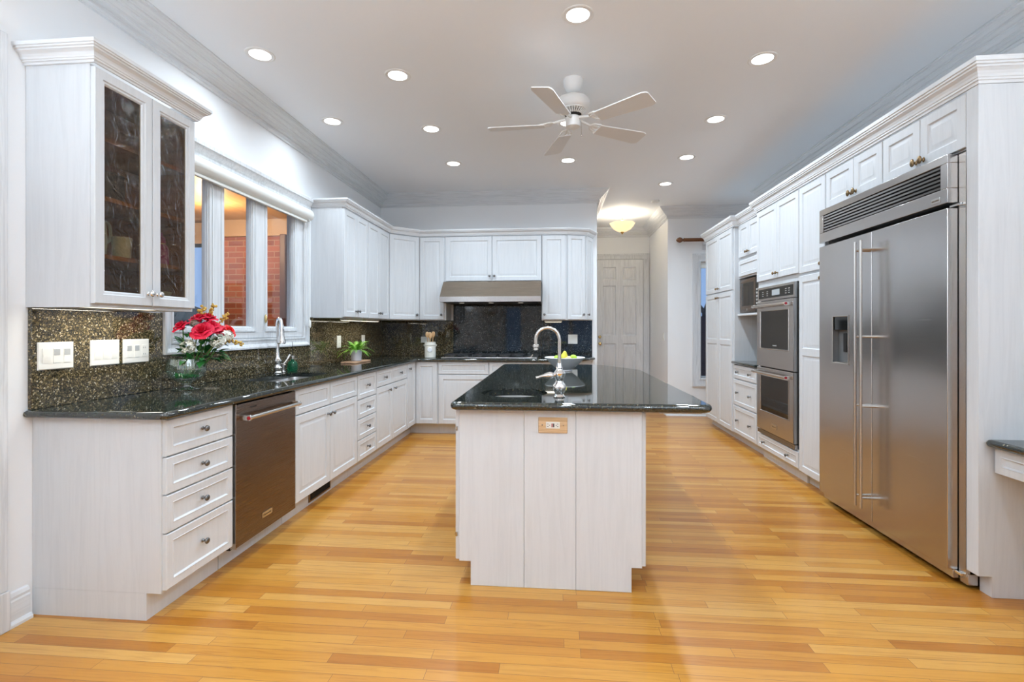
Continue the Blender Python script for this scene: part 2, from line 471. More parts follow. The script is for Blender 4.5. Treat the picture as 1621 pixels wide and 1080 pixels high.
class Fr:
    """a vertical face seen from the front: u to the right, z up, d towards the viewer"""
    def __init__(s, o, n):
        s.o = Vector((o[0], o[1], 0)); s.N = Vector((n[0], n[1], 0)).normalized(); s.Z = Vector((0, 0, 1)); s.U = s.Z.cross(s.N)
    def P(s, u, z, d): return s.o + s.U * u + s.N * d + s.Z * z
    def box(s, mb, u0, u1, z0, z1, d0, d1):
        v = [s.P(u, z, d) for d in (d0, d1) for z in (z0, z1) for u in (u0, u1)]
        return mb.add(v, [(0, 2, 3, 1), (4, 5, 7, 6), (0, 1, 5, 4), (2, 6, 7, 3), (0, 4, 6, 2), (1, 3, 7, 5)])
    def rect(s, u0, u1, z0, z1, d): return [s.P(u0, z0, d), s.P(u1, z0, d), s.P(u1, z1, d), s.P(u0, z1, d)]
    def rings(s, mb, u0, u1, z0, z1, prof, cap0=False, cap1=True):
        return mb.loops([s.rect(u0 + i, u1 - i, z0 + i, z1 - i, d) for i, d in prof], cap0, cap1)
    def slabpanels(s, mb, u0, u1, z0, z1, d0, th, panels, prof):
        """framed slab with sunk or raised panels; prof = (inset, depth from the front)"""
        e = 0.003
        s.rings(mb, u0, u1, z0, z1, [(0, d0), (0, d0 + th - e), (e, d0 + th)], True, False)
        us = sorted({u0 + e, u1 - e, *[p[0] for p in panels], *[p[1] for p in panels]})
        zs = sorted({z0 + e, z1 - e, *[p[2] for p in panels], *[p[3] for p in panels]})
        for a in range(len(us) - 1):
            for b in range(len(zs) - 1):
                cu, cz = (us[a] + us[a + 1]) / 2, (zs[b] + zs[b + 1]) / 2
                if any(p[0] < cu < p[1] and p[2] < cz < p[3] for p in panels): continue
                mb.add(s.rect(us[a], us[a + 1], zs[b], zs[b + 1], d0 + th), [(0, 1, 2, 3)])
        for p in panels:
            s.rings(mb, *p, [(i, d0 + th + d) for i, d in prof], False, True)
        return mb

RAISED = [(0, 0), (0.005, -0.007), (0.009, -0.0085), (0.013, -0.0085), (0.034, -0.001), (0.036, -0.001)]
RAISED_S = [(0, 0), (0.004, -0.006), (0.007, -0.007), (0.010, -0.007), (0.022, -0.001), (0.024, -0.001)]
SUNK = [(0, 0.0), (0.002, 0.0015), (0.004, 0.0015), (0.010, -0.007), (0.012, -0.007)]
KNOB = [(0.0095, 0.0), (0.0095, 0.002), (0.0055, 0.004), (0.0048, 0.012), (0.010, 0.016), (0.0145, 0.020), (0.0150, 0.024), (0.0125, 0.028), (0.0060, 0.0305), (0.0005, 0.031)]
def knob(F, u, z, d, parent, m='pewter', prof=KNOB, sx=1.0, name='knob'):
    return MB().lathe(prof, F.P(u, z, d), F.N, 14, sx=sx).build(name, m, parent, sharp=60)

def front(F, root, kind, u0, u1, z0, z1, knobs=(), km='pewter', split=None, d0=0.0, w=None, sx=1.0, m='cab'):
    mb = MB()
    if kind == 'door':
        w = w or 0.052
        if split: P = [(u0 + w, u1 - w, z0 + w, split - w * 0.55), (u0 + w, u1 - w, split + w * 0.55, z1 - w)]
        else: P = [(u0 + w, u1 - w, z0 + w, z1 - w)]
        F.slabpanels(mb, u0, u1, z0, z1, d0, 0.02, P, RAISED if min(u1 - u0, z1 - z0) - 2 * w > 0.1 else RAISED_S)
        o = mb.build('door', m, root)
    else:
        w = w or 0.034
        F.slabpanels(mb, u0, u1, z0, z1, d0, 0.02, [(u0 + w, u1 - w, z0 + w, z1 - w)], SUNK)
        o = mb.build('drawer' if kind == 'drawer' else 'false_front', m, root)
    for (u, z) in knobs: knob(F, u, z, d0 + 0.02, o, km, sx=sx)
    return o

def cabinet(name, label, cat, F, u0, u1, z0, z1, depth, fronts, group=None, toe=0.0, km='pewter', sx=1.0, hollow=None):
    p = F.P((u0 + u1) / 2, 0 if toe else z0, -depth / 2)
    root = thing(name, label, cat, p, group)
    g = 0.0008
    mb = MB(); zb = toe if toe else z0
    if hollow:
        F.box(mb, u0 + g, u1 - g, zb, hollow, -depth, 0)
        F.box(mb, u0 + g, u1 - g, hollow, z1, -.018, 0); F.box(mb, u0 + g, u1 - g, hollow, z1, -depth, -depth + .018)
        F.box(mb, u0 + g, u0 + .018, hollow, z1, -depth + .018, -.018); F.box(mb, u1 - .018, u1 - g, hollow, z1, -depth + .018, -.018)
    else: F.box(mb, u0 + g, u1 - g, zb, z1, -depth, 0)
    mb.build('carcass', 'cab', root)
    if toe:
        F.box(mb := MB(), u0 + g, u1 - g, 0, toe - 0.0005, -depth, -0.07); mb.build('toe_kick', 'cab', root)
    for f in fronts:
        k, a, b, c, d = f[:5]; kn = f[5] if len(f) > 5 else (); opt = f[6] if len(f) > 6 else {}
        front(F, root, k, a, b, c, d, kn, km, sx=sx, **opt)
    return root

def text(body, size, F, u, z, d, m, parent, name='lettering', depth=0.0006):
    cu = bpy.data.curves.new(name, 'FONT'); cu.body = body; cu.size = size; cu.align_x = 'CENTER'; cu.align_y = 'CENTER'; cu.extrude = depth
    o = bpy.data.objects.new(name, cu); C.objects.link(o)
    cu.materials.append(M[m])
    R = Matrix((F.U, F.Z, F.N)).transposed().to_4x4(); R.translation = F.P(u, z, d)
    me = bpy.data.meshes.new_from_object(o); bpy.data.objects.remove(o); bpy.data.curves.remove(cu)
    me.materials.clear(); me.materials.append(M[m])
    o = bpy.data.objects.new(name, me); C.objects.link(o)
    o.location = R.to_translation(); o.rotation_euler = R.to_euler()
    attach(o, parent)
    return o

# ------------------------------------------------------------------ the room
struct('floor', MB().box(-2.49, NX, YR, 9.0, -0.12, 0), 'floor', 'honey oak strip floor running across the kitchen', 'floor')
struct('ceiling', MB().box(-2.49, NX + .1, YR, 9.0, CZ, CZ + 0.12), 'ceiling', 'flat pale grey ceiling with recessed lights', 'ceiling')
WY0, WY1, WZ0, WZ1 = 2.80, 4.36, 1.25, 2.40          # kitchen window opening
w = MB()
w.box(-2.49, XL, YR, WY0, 0, CZ); w.box(-2.49, XL, WY1, 9.0, 0, CZ)
w.box(-2.49, XL, WY0, WY1, 0, WZ0); w.box(-2.49, XL, WY0, WY1, WZ1, CZ)
struct('wall_left', w, 'wall', 'white wall with the window above the sink', 'wall')
struct('wall_back', MB().box(XL + 0.0005, HX0, YB, YB + 0.13, 0, CZ).box(HX0 - 0.13, HX0, YB + .13, HY, 0, CZ), 'wall', 'white wall behind the cooktop ending at the hall', 'wall')
struct('wall_hall', MB().box(HX0 - .13, HX1 + 0.14, HY, HY + 0.14, 0, CZ), 'wall', 'white wall at the end of the hall around the door', 'wall')
NW0, NW1, NZ0, NZ1 = 2.10, 3.05, 0.56, 2.25          # nook window opening
w = MB()
w.box(HX1, NW0, NY, NY + 0.14, 0, CZ); w.box(NW1, NX, NY, NY + 0.14, 0, CZ)
w.box(NW0, NW1, NY, NY + 0.14, 0, NZ0); w.box(NW0, NW1, NY, NY + 0.14, NZ1, CZ)
w.box(HX1, HX1 + 0.14, NY + 0.14, HY, 0, CZ)
struct('wall_far', w, 'wall', 'pale wall with the narrow window past the pantry', 'wall')
struct('wall_right', MB().box(XR, XR + 0.14, YR, WE, 0, CZ), 'wall', 'white wall behind the refrigerator and ovens', 'wall')
struct('wall_nook', MB().box(NX, NX + 0.12, WE - 1, 9.0, 0, CZ).box(XR + .14, NX, WE - 1.1, WE - 1, 0, CZ), 'wall', 'white side wall of the nook behind the pantry', 'wall')
# rear wall with tall windows to the dusk (seen mirrored in the polished stone)
w = MB(); op = [(-1.72, -1.22, 0.25, 2.0), (-0.15, 0.42, 0.5, 2.2), (0.55, 1.35, 0.5, 2.2)]
xs = -2.49
for a, b_, c, d in op:
    w.box(xs, a, YR - 0.14, YR, 0, CZ); w.box(a, b_, YR - 0.14, YR, 0, c); w.box(a, b_, YR - 0.14, YR, d, CZ); xs = b_
w.box(xs, XR + .14, YR - .14, YR, 0, CZ)
struct('wall_rear', w, 'wall', 'white rear wall with three windows', 'wall')
for i, (a, b_, c, d) in enumerate(op):
    r_ = thing('window_%d' % (i + 3), 'tall rear window, number %d from the left wall' % (i + 1), 'window', ((a + b_) / 2, YR, c), kind='structure')
    F = Fr((0, YR), (0, 1))
    F.rings(mb := MB(), -b_ , -a, c, d, [(0, -0.14), (0, 0.02), (-0.07, 0.02), (-0.07, 0)], False, False)
    mb.build('window_frame', 'trimv', r_)
    MB().box(a, b_, YR - 0.09, YR - 0.085, c, d).build('pane', 'pane', r_)

CROWN = [(0, 0), (.145, 0), (.145, -.010), (.136, -.012), (.134, -.022), (.126, -.026), (.118, -.036), (.110, -.042), (.104, -.044), (.104, -.052), (.097, -.054), (.086, -.064),
         (.078, -.068), (.078, -.076), (.070, -.078), (.058, -.090), (.050, -.096), (.050, -.103), (.040, -.106), (.030, -.114), (.022, -.116), (.022, -.133), (.028, -.134), (.028, -.141), (.018, -.143), (.014, -.150), (.014, -.157), (0, -.157)]
cr = [(o, CZ - 0.0005 + z) for o, z in CROWN]
struct('trim_1', MB().sweep(cr, [(XL, YR), (XL, YB), (HX0, YB), (HX0, HY), (HX1, HY), (HX1, NY), (NX, NY)]), 'trim', 'white crown moulding round the left, back and hall walls', 'crown moulding')
struct('trim_2', MB().sweep(cr, [(3.4, WE), (XR, WE), (XR, YR)]), 'trim', 'white crown moulding above the refrigerator wall', 'crown moulding')
BASE = [(0, 0), (.030, 0), (.030, .012), (.022, .022), (.016, .024), (.016, .105), (.012, .112), (.014, .125), (.008, .14), (0, .145)]
struct('baseboard_left', MB().sweep(BASE, [(XL, YR), (XL, 1.985)]), 'trim', 'white baseboard beside the left cabinets', 'baseboard')
struct('baseboard_far', MB().sweep(BASE, [(HX0, YB + .01), (HX0, HY), (0.62, HY)]).sweep(BASE, [(HX1, HY - .02), (HX1, NY), (NX, NY)]), 'trim', 'white baseboard in the hall and under the far window', 'baseboard')
cs = MB().box(XL, XL + .028, 1.75, 1.886, 0.17, 2.53).box(XL, XL + .034, 1.745, 1.892, 0, 0.17)
cs.box(XL, XL + .034, 1.74, 1.80, 0.17, 2.54)
struct('trim_3', cs, 'trimv', 'white wood door casing at the left edge', 'door casing', bevel=0.004)

# --- window over the sink
FL = Fr((XL, 0), (1, 0))                       # left wall: u = y
w1 = thing('window_1', 'white framed three pane window over the sink', 'window', (XL, 3.58, 1.12), kind='structure')
mb = MB()
CY0, CY1 = 2.72, 4.435
panes = [(2.80, 3.125), (3.27, 3.60), (3.79, 4.215)]
# flat mullion grid with the glass openings, stepped back to the panes
zs0, zs1 = 1.285, 2.36
F = FL
us = sorted({CY0 + .03, CY1 - .03, *[q for p in panes for q in p]})
for a in range(len(us) - 1):
    cu = (us[a] + us[a + 1]) / 2
    isp = any(p[0] < cu < p[1] for p in panes)
    for z0, z1 in ((1.13, zs0), (zs0, zs1), (zs1, 2.42)):
        if isp and z0 == zs0: continue
        mb.add(F.rect(us[a], us[a + 1], z0, z1, 0.012), [(0, 1, 2, 3)])
for p in panes:
    F.rings(mb, p[0], p[1], zs0, zs1, [(0, .012), (0.004, 0.0), (.010, 0.0), (.010, -.012), (.014, -.012), (.014, -.036)], False, False)
    for a, b_ in ((p[0] - .035, p[0] - .022), (p[1] + .022, p[1] + .035)):
        F.box(mb, a, b_, zs0 - .03, zs1, 0.011, 0.017)
    F.box(mb, p[0] - .03, p[1] + .03, zs0 - .028, zs0 - .014, 0.011, 0.018)
# outer casing: stepped picture-frame moulding
CAS = [(0, 0), (0, .034), (.012, .036), (.030, .028), (.034, .022), (.060, .020), (.064, .026), (.076, .026), (.080, .012), (.084, .012)]
F.rings(mb, CY0, CY1, 1.125, 2.43, CAS, False, False)
mb.build('window_frame', 'trimv', w1)
MB().sweep([(0, 2.40), (.034, 2.40), (.038, 2.425), (.055, 2.445), (.058, 2.46), (.066, 2.466), (.066, 2.49), (.060, 2.497), (0, 2.497)],
           [(XL, CY0 - .01), (XL, CY1 + .005)]).build('window_head', 'trimv', w1)
for p in panes:
    MB().box(XL - .034, XL - .030, p[0] + .01, p[1] - .01, zs0 + .01, zs1).build('pane', 'pane', w1)
MB().ball((XL + .02, 3.755, 1.36), .012, .010, .035).build('sash_lock', 'brass', w1)
# roller blind
rb = thing('roller_blind', 'white rolled up blind across the top of the sink window', 'blind', (XL + .05, 3.55, 2.26))
prof = [(.022 + .058 * cos(a), 2.338 + .058 * sin(a)) for a in [(-pi / 2) + pi * k / 12 for k in range(13)]]
prof = [(.022, 2.28)] + prof + [(.022, 2.396)]
MB().sweep(prof, [(XL + .002, CY0 + .02), (XL + .002, CY1 - .012)]).build('blind_roll', 'whiteplastic', rb)
MB().box(XL + .03, XL + .055, CY0 + .03, CY1 - .09, 2.258, 2.279).build('bottom_bar', 'whiteplastic', rb, bevel=.004)
MB().tube([(XL + .06, 4.385, 2.30), (XL + .058, 4.385, 1.85), (XL + .06, 4.385, 1.36)], .0022, 6).build('pull_cord', 'whiteplastic', rb)
MB().lathe([(.004, 0), (.011, .01), (.012, .06), (.006, .075), (.002, .078)], (XL + .06, 4.385, 1.285)).build('cord_tassel', 'whiteplastic', rb)

# --- nook window past the pantry
w2 = thing('window_2', 'tall narrow window with blue dusk light past the pantry', 'window', ((NW0 + NW1) / 2, NY, NZ0), kind='structure')
F = Fr((0, NY), (0, -1))
mb = MB()
F.rings(mb, NW0, NW1, NZ0, NZ1, [(-.125, 0), (-.125, .03), (-.11, .032), (-.085, .022), (-.03, .02), (-.025, .026), (-.012, .026), (0, .010), (0, -.06), (.02, -.06), (.02, -.14)], False, False)
mb.build('window_frame', 'trimv', w2)
F.box(mb := MB(), NW0 + .005, NW1 - .005, NZ1 - .085, NZ1, -.03, -.002); mb.build('blind_headrail', 'whiteplastic', w2)
MB().box(NW0 + .015, NW1 - .015, NY + .075, NY + .08, NZ0 + .015, NZ1).build('pane', 'pane', w2)

# --- hall door
d1 = thing('door_1', 'tall white six panel oak door at the end of the hall', 'door', (1.10, HY, 0), kind='structure')
F = Fr((0, HY), (0, -1))
DX0, DX1, DZ = 0.70, 1.515, 2.50
mb = MB()
cw = (DX1 - DX0)
lc, rc = (DX0 + .115, DX0 + .345), (DX0 + .465, DX0 + .695)
P = []
for c_ in (lc, rc):
    P += [(c_[0], c_[1], .20, 1.02), (c_[0], c_[1], 1.16, 2.04), (c_[0], c_[1], 2.14, 2.37)]
F.slabpanels(mb, DX0, DX1, 0.008, DZ, 0.0, .035, P, [(0, 0), (.014, -.020), (.024, -.022), (.060, -.006), (.062, -.006)])
mb.build('door_slab', 'halldoor', d1)
mb = MB()
for a, b_ in ((DX0 - .10, DX0 - .004), (DX1 + .004, DX1 + .105)):
    F.box(mb, a, b_, 0, DZ + .004, 0, .040); F.box(mb, a + .02, b_ - .02, 0, DZ + .004, .038, .046)
F.box(mb, DX0 - .10, DX1 + .105, DZ + .004, DZ + .09, 0, .040); F.box(mb, DX0 - .10, DX1 + .105, DZ + .07, DZ + .10, 0, .055)
mb.build('door_casing', 'trimv', d1)
KN2 = [(.028, 0), (.028, .006), (.012, .010), (.011, .03), (.026, .04), (.030, .052), (.024, .064), (.002, .068)]
knob(F, DX0 + .062, 1.015, .035, d1, 'brass', KN2, name='door_knob')
knob(F, DX0 + .062, 1.135, .035, d1, 'brass', [(.028, 0), (.026, .014), (.012, .02), (.002, .022)], name='deadbolt')

# --- exterior seen through the glass
struct('floor_porch', MB().box(-12, -2.49, -3, 30, -0.35, -0.25).box(HX1, 20, 9.05, 60, -.35, -.25).box(-12, 12, -20, YR - .14, -.35, -.25), 'grass', 'dark ground outside the windows', 'ground')
struct('wall_porch', MB().box(-4.50, -2.495, 6.2, 6.5, -.25, 2.5), 'brick', 'red brick porch wall outside the sink window', 'brick wall')
struct('trim_4', MB().box(-9, -4.50, 6.2, 6.5, 2.42, 2.70).box(-4.50, -2.495, 6.15, 6.5, 2.5, 2.72), 'tan', 'tan beam above the brick porch wall', 'beam')
struct('ceiling_porch', MB().box(-9, -2.495, 1.5, 6.5, 2.72, 2.80), 'porchwood', 'wooden porch ceiling outside the sink window', 'porch ceiling')
t = thing('downspout', 'dark brown downspout against the brick outside the right hand pane', 'downspout', (-3.515, 6.13, -.25))
MB().box(-3.555, -3.475, 6.05, 6.19, -.25, 2.5).build('pipe', 'brownmetal', t, bevel=.01)
MB().box(-3.565, -3.465, 6.03, 6.195, 1.0, 1.05).build('strap', 'brownmetal', t)
t = thing('porch_lantern', 'glowing lantern hanging from the porch ceiling', 'lantern', (-4.6, 5.75, 2.2))
MB().tube([(-4.6, 5.75, 2.72), (-4.6, 5.75, 2.52)], .012, 8).build('stem', 'dirtbrass', t)
MB().lathe([(.03, 0), (.10, -.05), (.10, -.07)], (-4.6, 5.75, 2.53)).build('cap', 'dirtbrass', t)
MB().lathe([(.085, 0), (.085, -.20), (.05, -.21)], (-4.6, 5.75, 2.455)).build('lantern_glass', 'porchglow', t)
L = bpy.data.lights.new('porch_lamp', 'POINT'); L.energy = PORCH_W; L.color = (1, .68, .38); L.shadow_soft_size = .12
o = bpy.data.objects.new('porch_lamp', L); C.objects.link(o); o.location = (-3.9, 5.2, 2.45); attach(o, t)

random.seed(5)
def tree(x, y, h, label):
    mb = MB()
    def grow(p, d, l, r, k):
        q = p + d * l
        mid = p + d * l * .5 + Vector((random.uniform(-1, 1), random.uniform(-1, 1), 0)) * l * .06
        mb.tube([p, mid, q], [r, r * .85, r * .65], 6)
        if k == 0: return
        for i in range(3 if k > 2 else 2):
            a = random.uniform(0, 2 * pi); t_ = random.uniform(.4, .9)
            nd = (d + Vector((cos(a), sin(a), random.uniform(-.1, .4))) * t_).normalized()
            grow(q if i else p + d * l * .75, nd, l * random.uniform(.6, .8), r * .6, k - 1)
    grow(Vector((0, 0, 0)), Vector((0, 0, 1)), h * .35, .09, 5)
    root = thing('bare_tree', label, 'tree', (x, y, -.25))
    o = mb.build('trunk', 'bark', root); o.matrix_parent_inverse = Matrix.Identity(4)
tree(3.65, 12.6, 5.5, 'bare winter tree nearest the narrow far window')
tree(8.4, 19.5, 7.0, 'bare winter tree further off behind the garden wall')
struct('wall_garden', MB().box(1.7, 9, 11.0, 11.2, -.25, 1.55), 'gardenwall', 'low dark wall outside the far window', 'garden wall')
hb = MB()
for i in range(46):
    hb.ball((-30 + i * .62 + random.uniform(-.2, .2), 24 + random.uniform(-1, 1), 1.0), random.uniform(.6, 1.0), None, random.uniform(1.2, 1.9), 8, 6)
h_ = hb.build('hedge_foliage', 'hedge'); tag(h_, 'dark hedge line far outside the sink window', 'hedge', kind='stuff')

# ------------------------------------------------------------------ ceiling fixtures
CAN = [  # x, y, label
 (-1.905, 3.02, 'recessed light above the sink window, nearest the camera in the left row'),
 (-1.905, 4.05, 'recessed light in the left row near the far end of the sink window'),
 (-1.105, 3.355, 'recessed light left of the fan, nearest in its row'),
 (-1.105, 4.28, 'recessed light left of the fan, middle of its row of three'),
 (-1.100, 5.20, 'recessed light nearest the left cabinets by the back wall'),
 (0.12, 2.80, 'largest recessed light at the top centre, in front of the fan'),
 (0.10, 4.26, 'recessed light partly hidden behind the fan hub'),
 (0.12, 5.21, 'recessed light beyond the fan in front of the hood cabinets'),
 (1.345, 3.365, 'recessed light opposite the refrigerator, nearest in the right row'),
 (1.340, 4.30, 'second recessed light in the right row, opposite the ovens'),
 (1.338, 5.225, 'third recessed light in the right row, opposite the microwave'),
 (1.325, 6.16, 'farthest recessed light in the right row, by the hall'),
 (-1.105, 1.55, 'added unseen recessed fill light over the near left aisle'), (0.12, 0.9, 'added unseen recessed fill light above the camera'), (1.34, 1.55, 'added unseen recessed fill light over the desk'),  # out of view, added as fill for the near kitchen
 (2.9, 6.95, 'added unseen recessed fill light in the nook just past the pantry'), (4.2, 6.95, 'added unseen recessed fill light at the far side of the nook'),  # hidden nook lights, added to brighten the far end
 (-1.1, -0.6, 'added unseen recessed fill light left in the rear room'), (0.12, -1.6, 'added unseen recessed fill light centred in the rear room'), (1.34, -0.6, 'added unseen recessed fill light right in the rear room')]  # unseen rear room lights, added as fill from behind the camera
for i, (x, y, lb) in enumerate(CAN):
    t = thing('recessed_light', lb, 'ceiling light', (x, y, CZ), 'recessed ceiling lights')
    MB().lathe([(.064, 0), (.066, -.004), (.084, -.006), (.090, -.003), (.090, 0)], (x, y, CZ), seg=28, cap=False).build('trim_ring', 'fanwhite', t)
    MB().lathe([(.066, -.0025), (.066, -.002)], (x, y, CZ), seg=28).build('lens', 'lens', t)
    L = bpy.data.lights.new('can_lamp', 'AREA'); L.shape = 'DISK'; L.size = .12; L.energy = CAN_W * (0.6 if x < -1.5 else 0.5 if x > 2 else 1.25 if y > 4.0 else 0.78); L.color = WARM; L.spread = radians(150)
    o = bpy.data.objects.new('can_lamp', L); C.objects.link(o); o.location = (x, y, CZ - .012); attach(o, t)
sd = MB().lathe([(.055, 0), (.055, -.012), (.045, -.022), (.001, -.024)], (1.36, 6.97, CZ), seg=24).build('smoke_detector', 'whiteplastic')
tag(sd, 'small round detector on the ceiling before the hall', 'smoke detector')

for x, y, lb in ((-1.2, -1.9, 'added unseen drum shaded fill pendant in the rear room, nearer the left wall'), (1.35, -1.9, 'added unseen drum shaded fill pendant in the rear room, nearer the right wall')):  # unseen pendants added to throw fill light on camera-facing fronts
    t = thing('fill_pendant', lb, 'added fill lamp', (x, y, CZ))
    MB().lathe([(.06, 0), (.06, -.02), (.01, -.03)], (x, y, CZ)).build('canopy', 'nickel', t)
    MB().tube([(x, y, CZ - .03), (x, y, CZ - .62)], .006, 8).build('stem', 'nickel', t)
    MB().lathe([(.26, 0), (.26, .30), (.255, .30), (.255, 0)], (x, y, CZ - .85), seg=36, cap=False).build('drum_shade', 'shade', t)
    L = bpy.data.lights.new('fill_pendant_bulb', 'POINT'); L.energy = REAR_W; L.color = WARM; L.shadow_soft_size = .16
    o = bpy.data.objects.new('fill_pendant_bulb', L); C.objects.link(o); o.location = (x, y, CZ - .70); attach(o, t)

for x, y, lb in ((-1.75, -0.3, 'added unseen fill uplight in the rear room by the left wall'), (2.0, -0.3, 'added unseen fill uplight in the rear room by the right wall')):  # unseen uplights added as fill, in place of flash bounced off the ceiling
    t = thing('fill_uplight', lb, 'floor lamp', (x, y, 0))
    MB().lathe([(.15, 0), (.15, .02), (.03, .04)], (x, y, .0005), seg=30).build('base', 'nickel', t)
    MB().tube([(x, y, .04), (x, y, 1.62)], .012, 12).build('pole', 'nickel', t)
    MB().lathe([(.03, 0), (.12, .05), (.18, .12), (.175, .12), (.115, .055), (.02, .01)], (x, y, 1.61), seg=36).build('lamp_shade', 'nickel', t)
    L = bpy.data.lights.new('fill_uplight_bulb', 'AREA'); L.shape = 'DISK'; L.size = .30; L.energy = UP_W; L.color = (.775, .893, 1.0)
    o = bpy.data.objects.new('fill_uplight_bulb', L); C.objects.link(o); o.location = (x, y, 1.735); o.rotation_euler = (pi, 0, 0); attach(o, t)

# hall semi-flush lamp
t = thing('hall_ceiling_lamp', 'amber scalloped glass bowl lamp on the hall ceiling', 'ceiling lamp', (1.005, 7.69, CZ))
o3 = (1.005, 7.69, CZ)
MB().lathe([(.075, 0), (.075, -.012), (.055, -.025), (.03, -.032), (.012, -.035)], o3).build('canopy', 'fanwhite', t)
MB().lathe([(.011, -.03), (.011, -.10), (.022, -.11), (.016, -.125), (.016, -.15)], o3).build('stem', 'nickel', t)
MB().lathe([(.001, -.285), (.06, -.278), (.12, -.245), (.165, -.195), (.188, -.150), (.183, -.148), (.158, -.192), (.115, -.238), (.05, -.268), (.001, -.272)], o3, seg=48, ribs=8, ribd=.035).build('glass_bowl', 'hallglass', t)
MB().lathe([(.001, -.275), (.022, -.283), (.026, -.295), (.014, -.305), (.012, -.318), (.001, -.322)], o3).build('finial', 'dirtbrass', t)
L = bpy.data.lights.new('hall_lamp_bulb', 'POINT'); L.energy = HALL_W; L.color = (1, .93, .82); L.shadow_soft_size = .07
o = bpy.data.objects.new('hall_lamp_bulb', L); C.objects.link(o); o.location = (1.005, 7.69, CZ - .17); attach(o, t)

# ceiling fan
fx, fy = 0.117, 3.53
fan = thing('ceiling_fan', 'white five blade ceiling fan above the island', 'ceiling fan', (fx, fy, CZ))
O = (fx, fy, CZ)
MB().lathe([(.070, 0), (.070, -.012), (.064, -.045), (.050, -.078), (.030, -.092), (.016, -.094)], O, seg=28).build('canopy', 'fanwhite', fan)
MB().lathe([(.024, -.085), (.024, -.097), (.011, -.10), (.011, -.125), (.02, -.13)], O).build('downrod', 'fanwhite', fan)
MB().lathe([(.02, -.122), (.075, -.126), (.108, -.140), (.120, -.158), (.122, -.180), (.118, -.200), (.108, -.214), (.095, -.220), (.07, -.222)], O, seg=40).build('motor_housing', 'fanwhite', fan)
mb = MB()
for k in range(30):
    a = 2 * pi * k / 30
    p0 = Vector((fx + .098 * cos(a), fy + .098 * sin(a), CZ - .221)); p1 = Vector((fx + .060 * cos(a), fy + .060 * sin(a), CZ - .248))
    mb.tube([p0, p1], .0055, 6)
mb.lathe([(.098, -.216), (.100, -.224), (.094, -.226), (.092, -.218)], O, seg=40)
mb.build('vent_ring', 'fanwhite', fan)
MB().lathe([(.058, -.222), (.058, -.25), (.045, -.262)], O, seg=28).build('motor_core', 'gap', fan)
MB().lathe([(.040, -.26), (.052, -.268), (.054, -.31), (.050, -.335), (.030, -.345), (.001, -.347)], O, seg=28).build('switch_cup', 'fanwhite', fan)
MB().tube([(fx + .055, fy - .02, CZ - .30), (fx + .058, fy - .022, CZ - .40)], .0018, 6).ball((fx + .058, fy - .022, CZ - .405), .006).build('pull_chain', 'nickel', fan)
def blade_pts():
    pts = []
    W0, W1, R0, R1 = .052, .074, .205, .615
    pts += [(R0, -W0), (R1 - .05, -W1)]
    for s_ in (-1, 1):
        for k in range(1, 5):
            a = pi / 2 * k / 5
            if s_ > 0: a = pi / 2 - a
            pts.append((R1 - .05 + .045 * sin(a) + (.006 if k in (2, 3) else 0), s_ * (W1 - .045 + .045 * cos(a))))
    pts += [(R1 - .05, W1), (R0, W0)]
    return pts
for ang in (-111, -38, 30, 105, 177):
    a = radians(ang); tz = CZ - .318; tilt = radians(-12)
    Lo = []
    for dz in (-.0035, .0035):
        q = []
        for r, wv in blade_pts():
            z = tz + wv * sin(tilt) + dz; wx = wv * cos(tilt)
            q.append((fx + r * cos(a) - wx * sin(a), fy + r * sin(a) + wx * cos(a), z))
        Lo.append(q)
    bl = MB().loops(Lo).build('blade', 'blade', fan)
    mb = MB()
    def bp(r, s_): return (fx + r * cos(a) - s_ * sin(a), fy + r * sin(a) + s_ * cos(a), tz + .006 + (0.03 * max(0, (.20 - r)) / .14) + s_ * sin(tilt) * min(1, max(0, (r - .1) / .1)))
    mb.tube([bp(.055, 0), bp(.10, 0), bp(.15, 0)], [.012, .010, .009], 8)
    for s_ in (-1, 1):
        mb.tube([bp(.14, 0), bp(.16, s_ * .035), bp(.20, s_ * .048), bp(.235, s_ * .03), bp(.25, 0)], .006, 8)
        mb.tube([bp(.15, 0), bp(.175, s_ * .018), bp(.20, s_ * .02), bp(.225, 0)], .005, 8)
    mb.tube([bp(.15, 0), bp(.27, 0)], .006, 8)
    mb.build('blade_iron', 'fanwhite', fan)

# ------------------------------------------------------------------ left base run (fronts at x = -1.70)
GB = 'white base cabinets'
FB = Fr((-1.72, 0), (1, 0)); DB = -1.72 - XL - .001
def K(a, b_, z): return [((a + b_) / 2, z)]
a, b_ = 2.005, 2.463
cabinet('base_cabinet', 'white four drawer base cabinet at the near left end', 'cabinet', FB, a, b_, 0, .884, DB,
        [('drawer', a + .008, b_ - .008, .719, .879, K(a, b_, .80)), ('drawer', a + .008, b_ - .008, .552, .712, K(a, b_, .632)),
         ('drawer', a + .008, b_ - .008, .382, .545, K(a, b_, .465)), ('drawer', a + .008, b_ - .008, .132, .375, K(a, b_, .258))], GB, toe=.12)
a, b_ = 3.075, 4.092; c_ = 3.575
r_ = cabinet('base_cabinet', 'white sink base cabinet with two doors beside the dishwasher', 'cabinet', FB, a, b_, 0, .884, DB - .0,
        [('false', a + .008, c_ - .004, .712, .879), ('false', c_ + .004, b_ - .008, .712, .879),
         ('door', a + .008, c_ - .003, .132, .703, [(c_ - .035, .645)]), ('door', c_ + .003, b_ - .008, .132, .703, [(c_ + .035, .645)])], GB, toe=.12, hollow=.675)
a, b_ = 4.092, 4.538
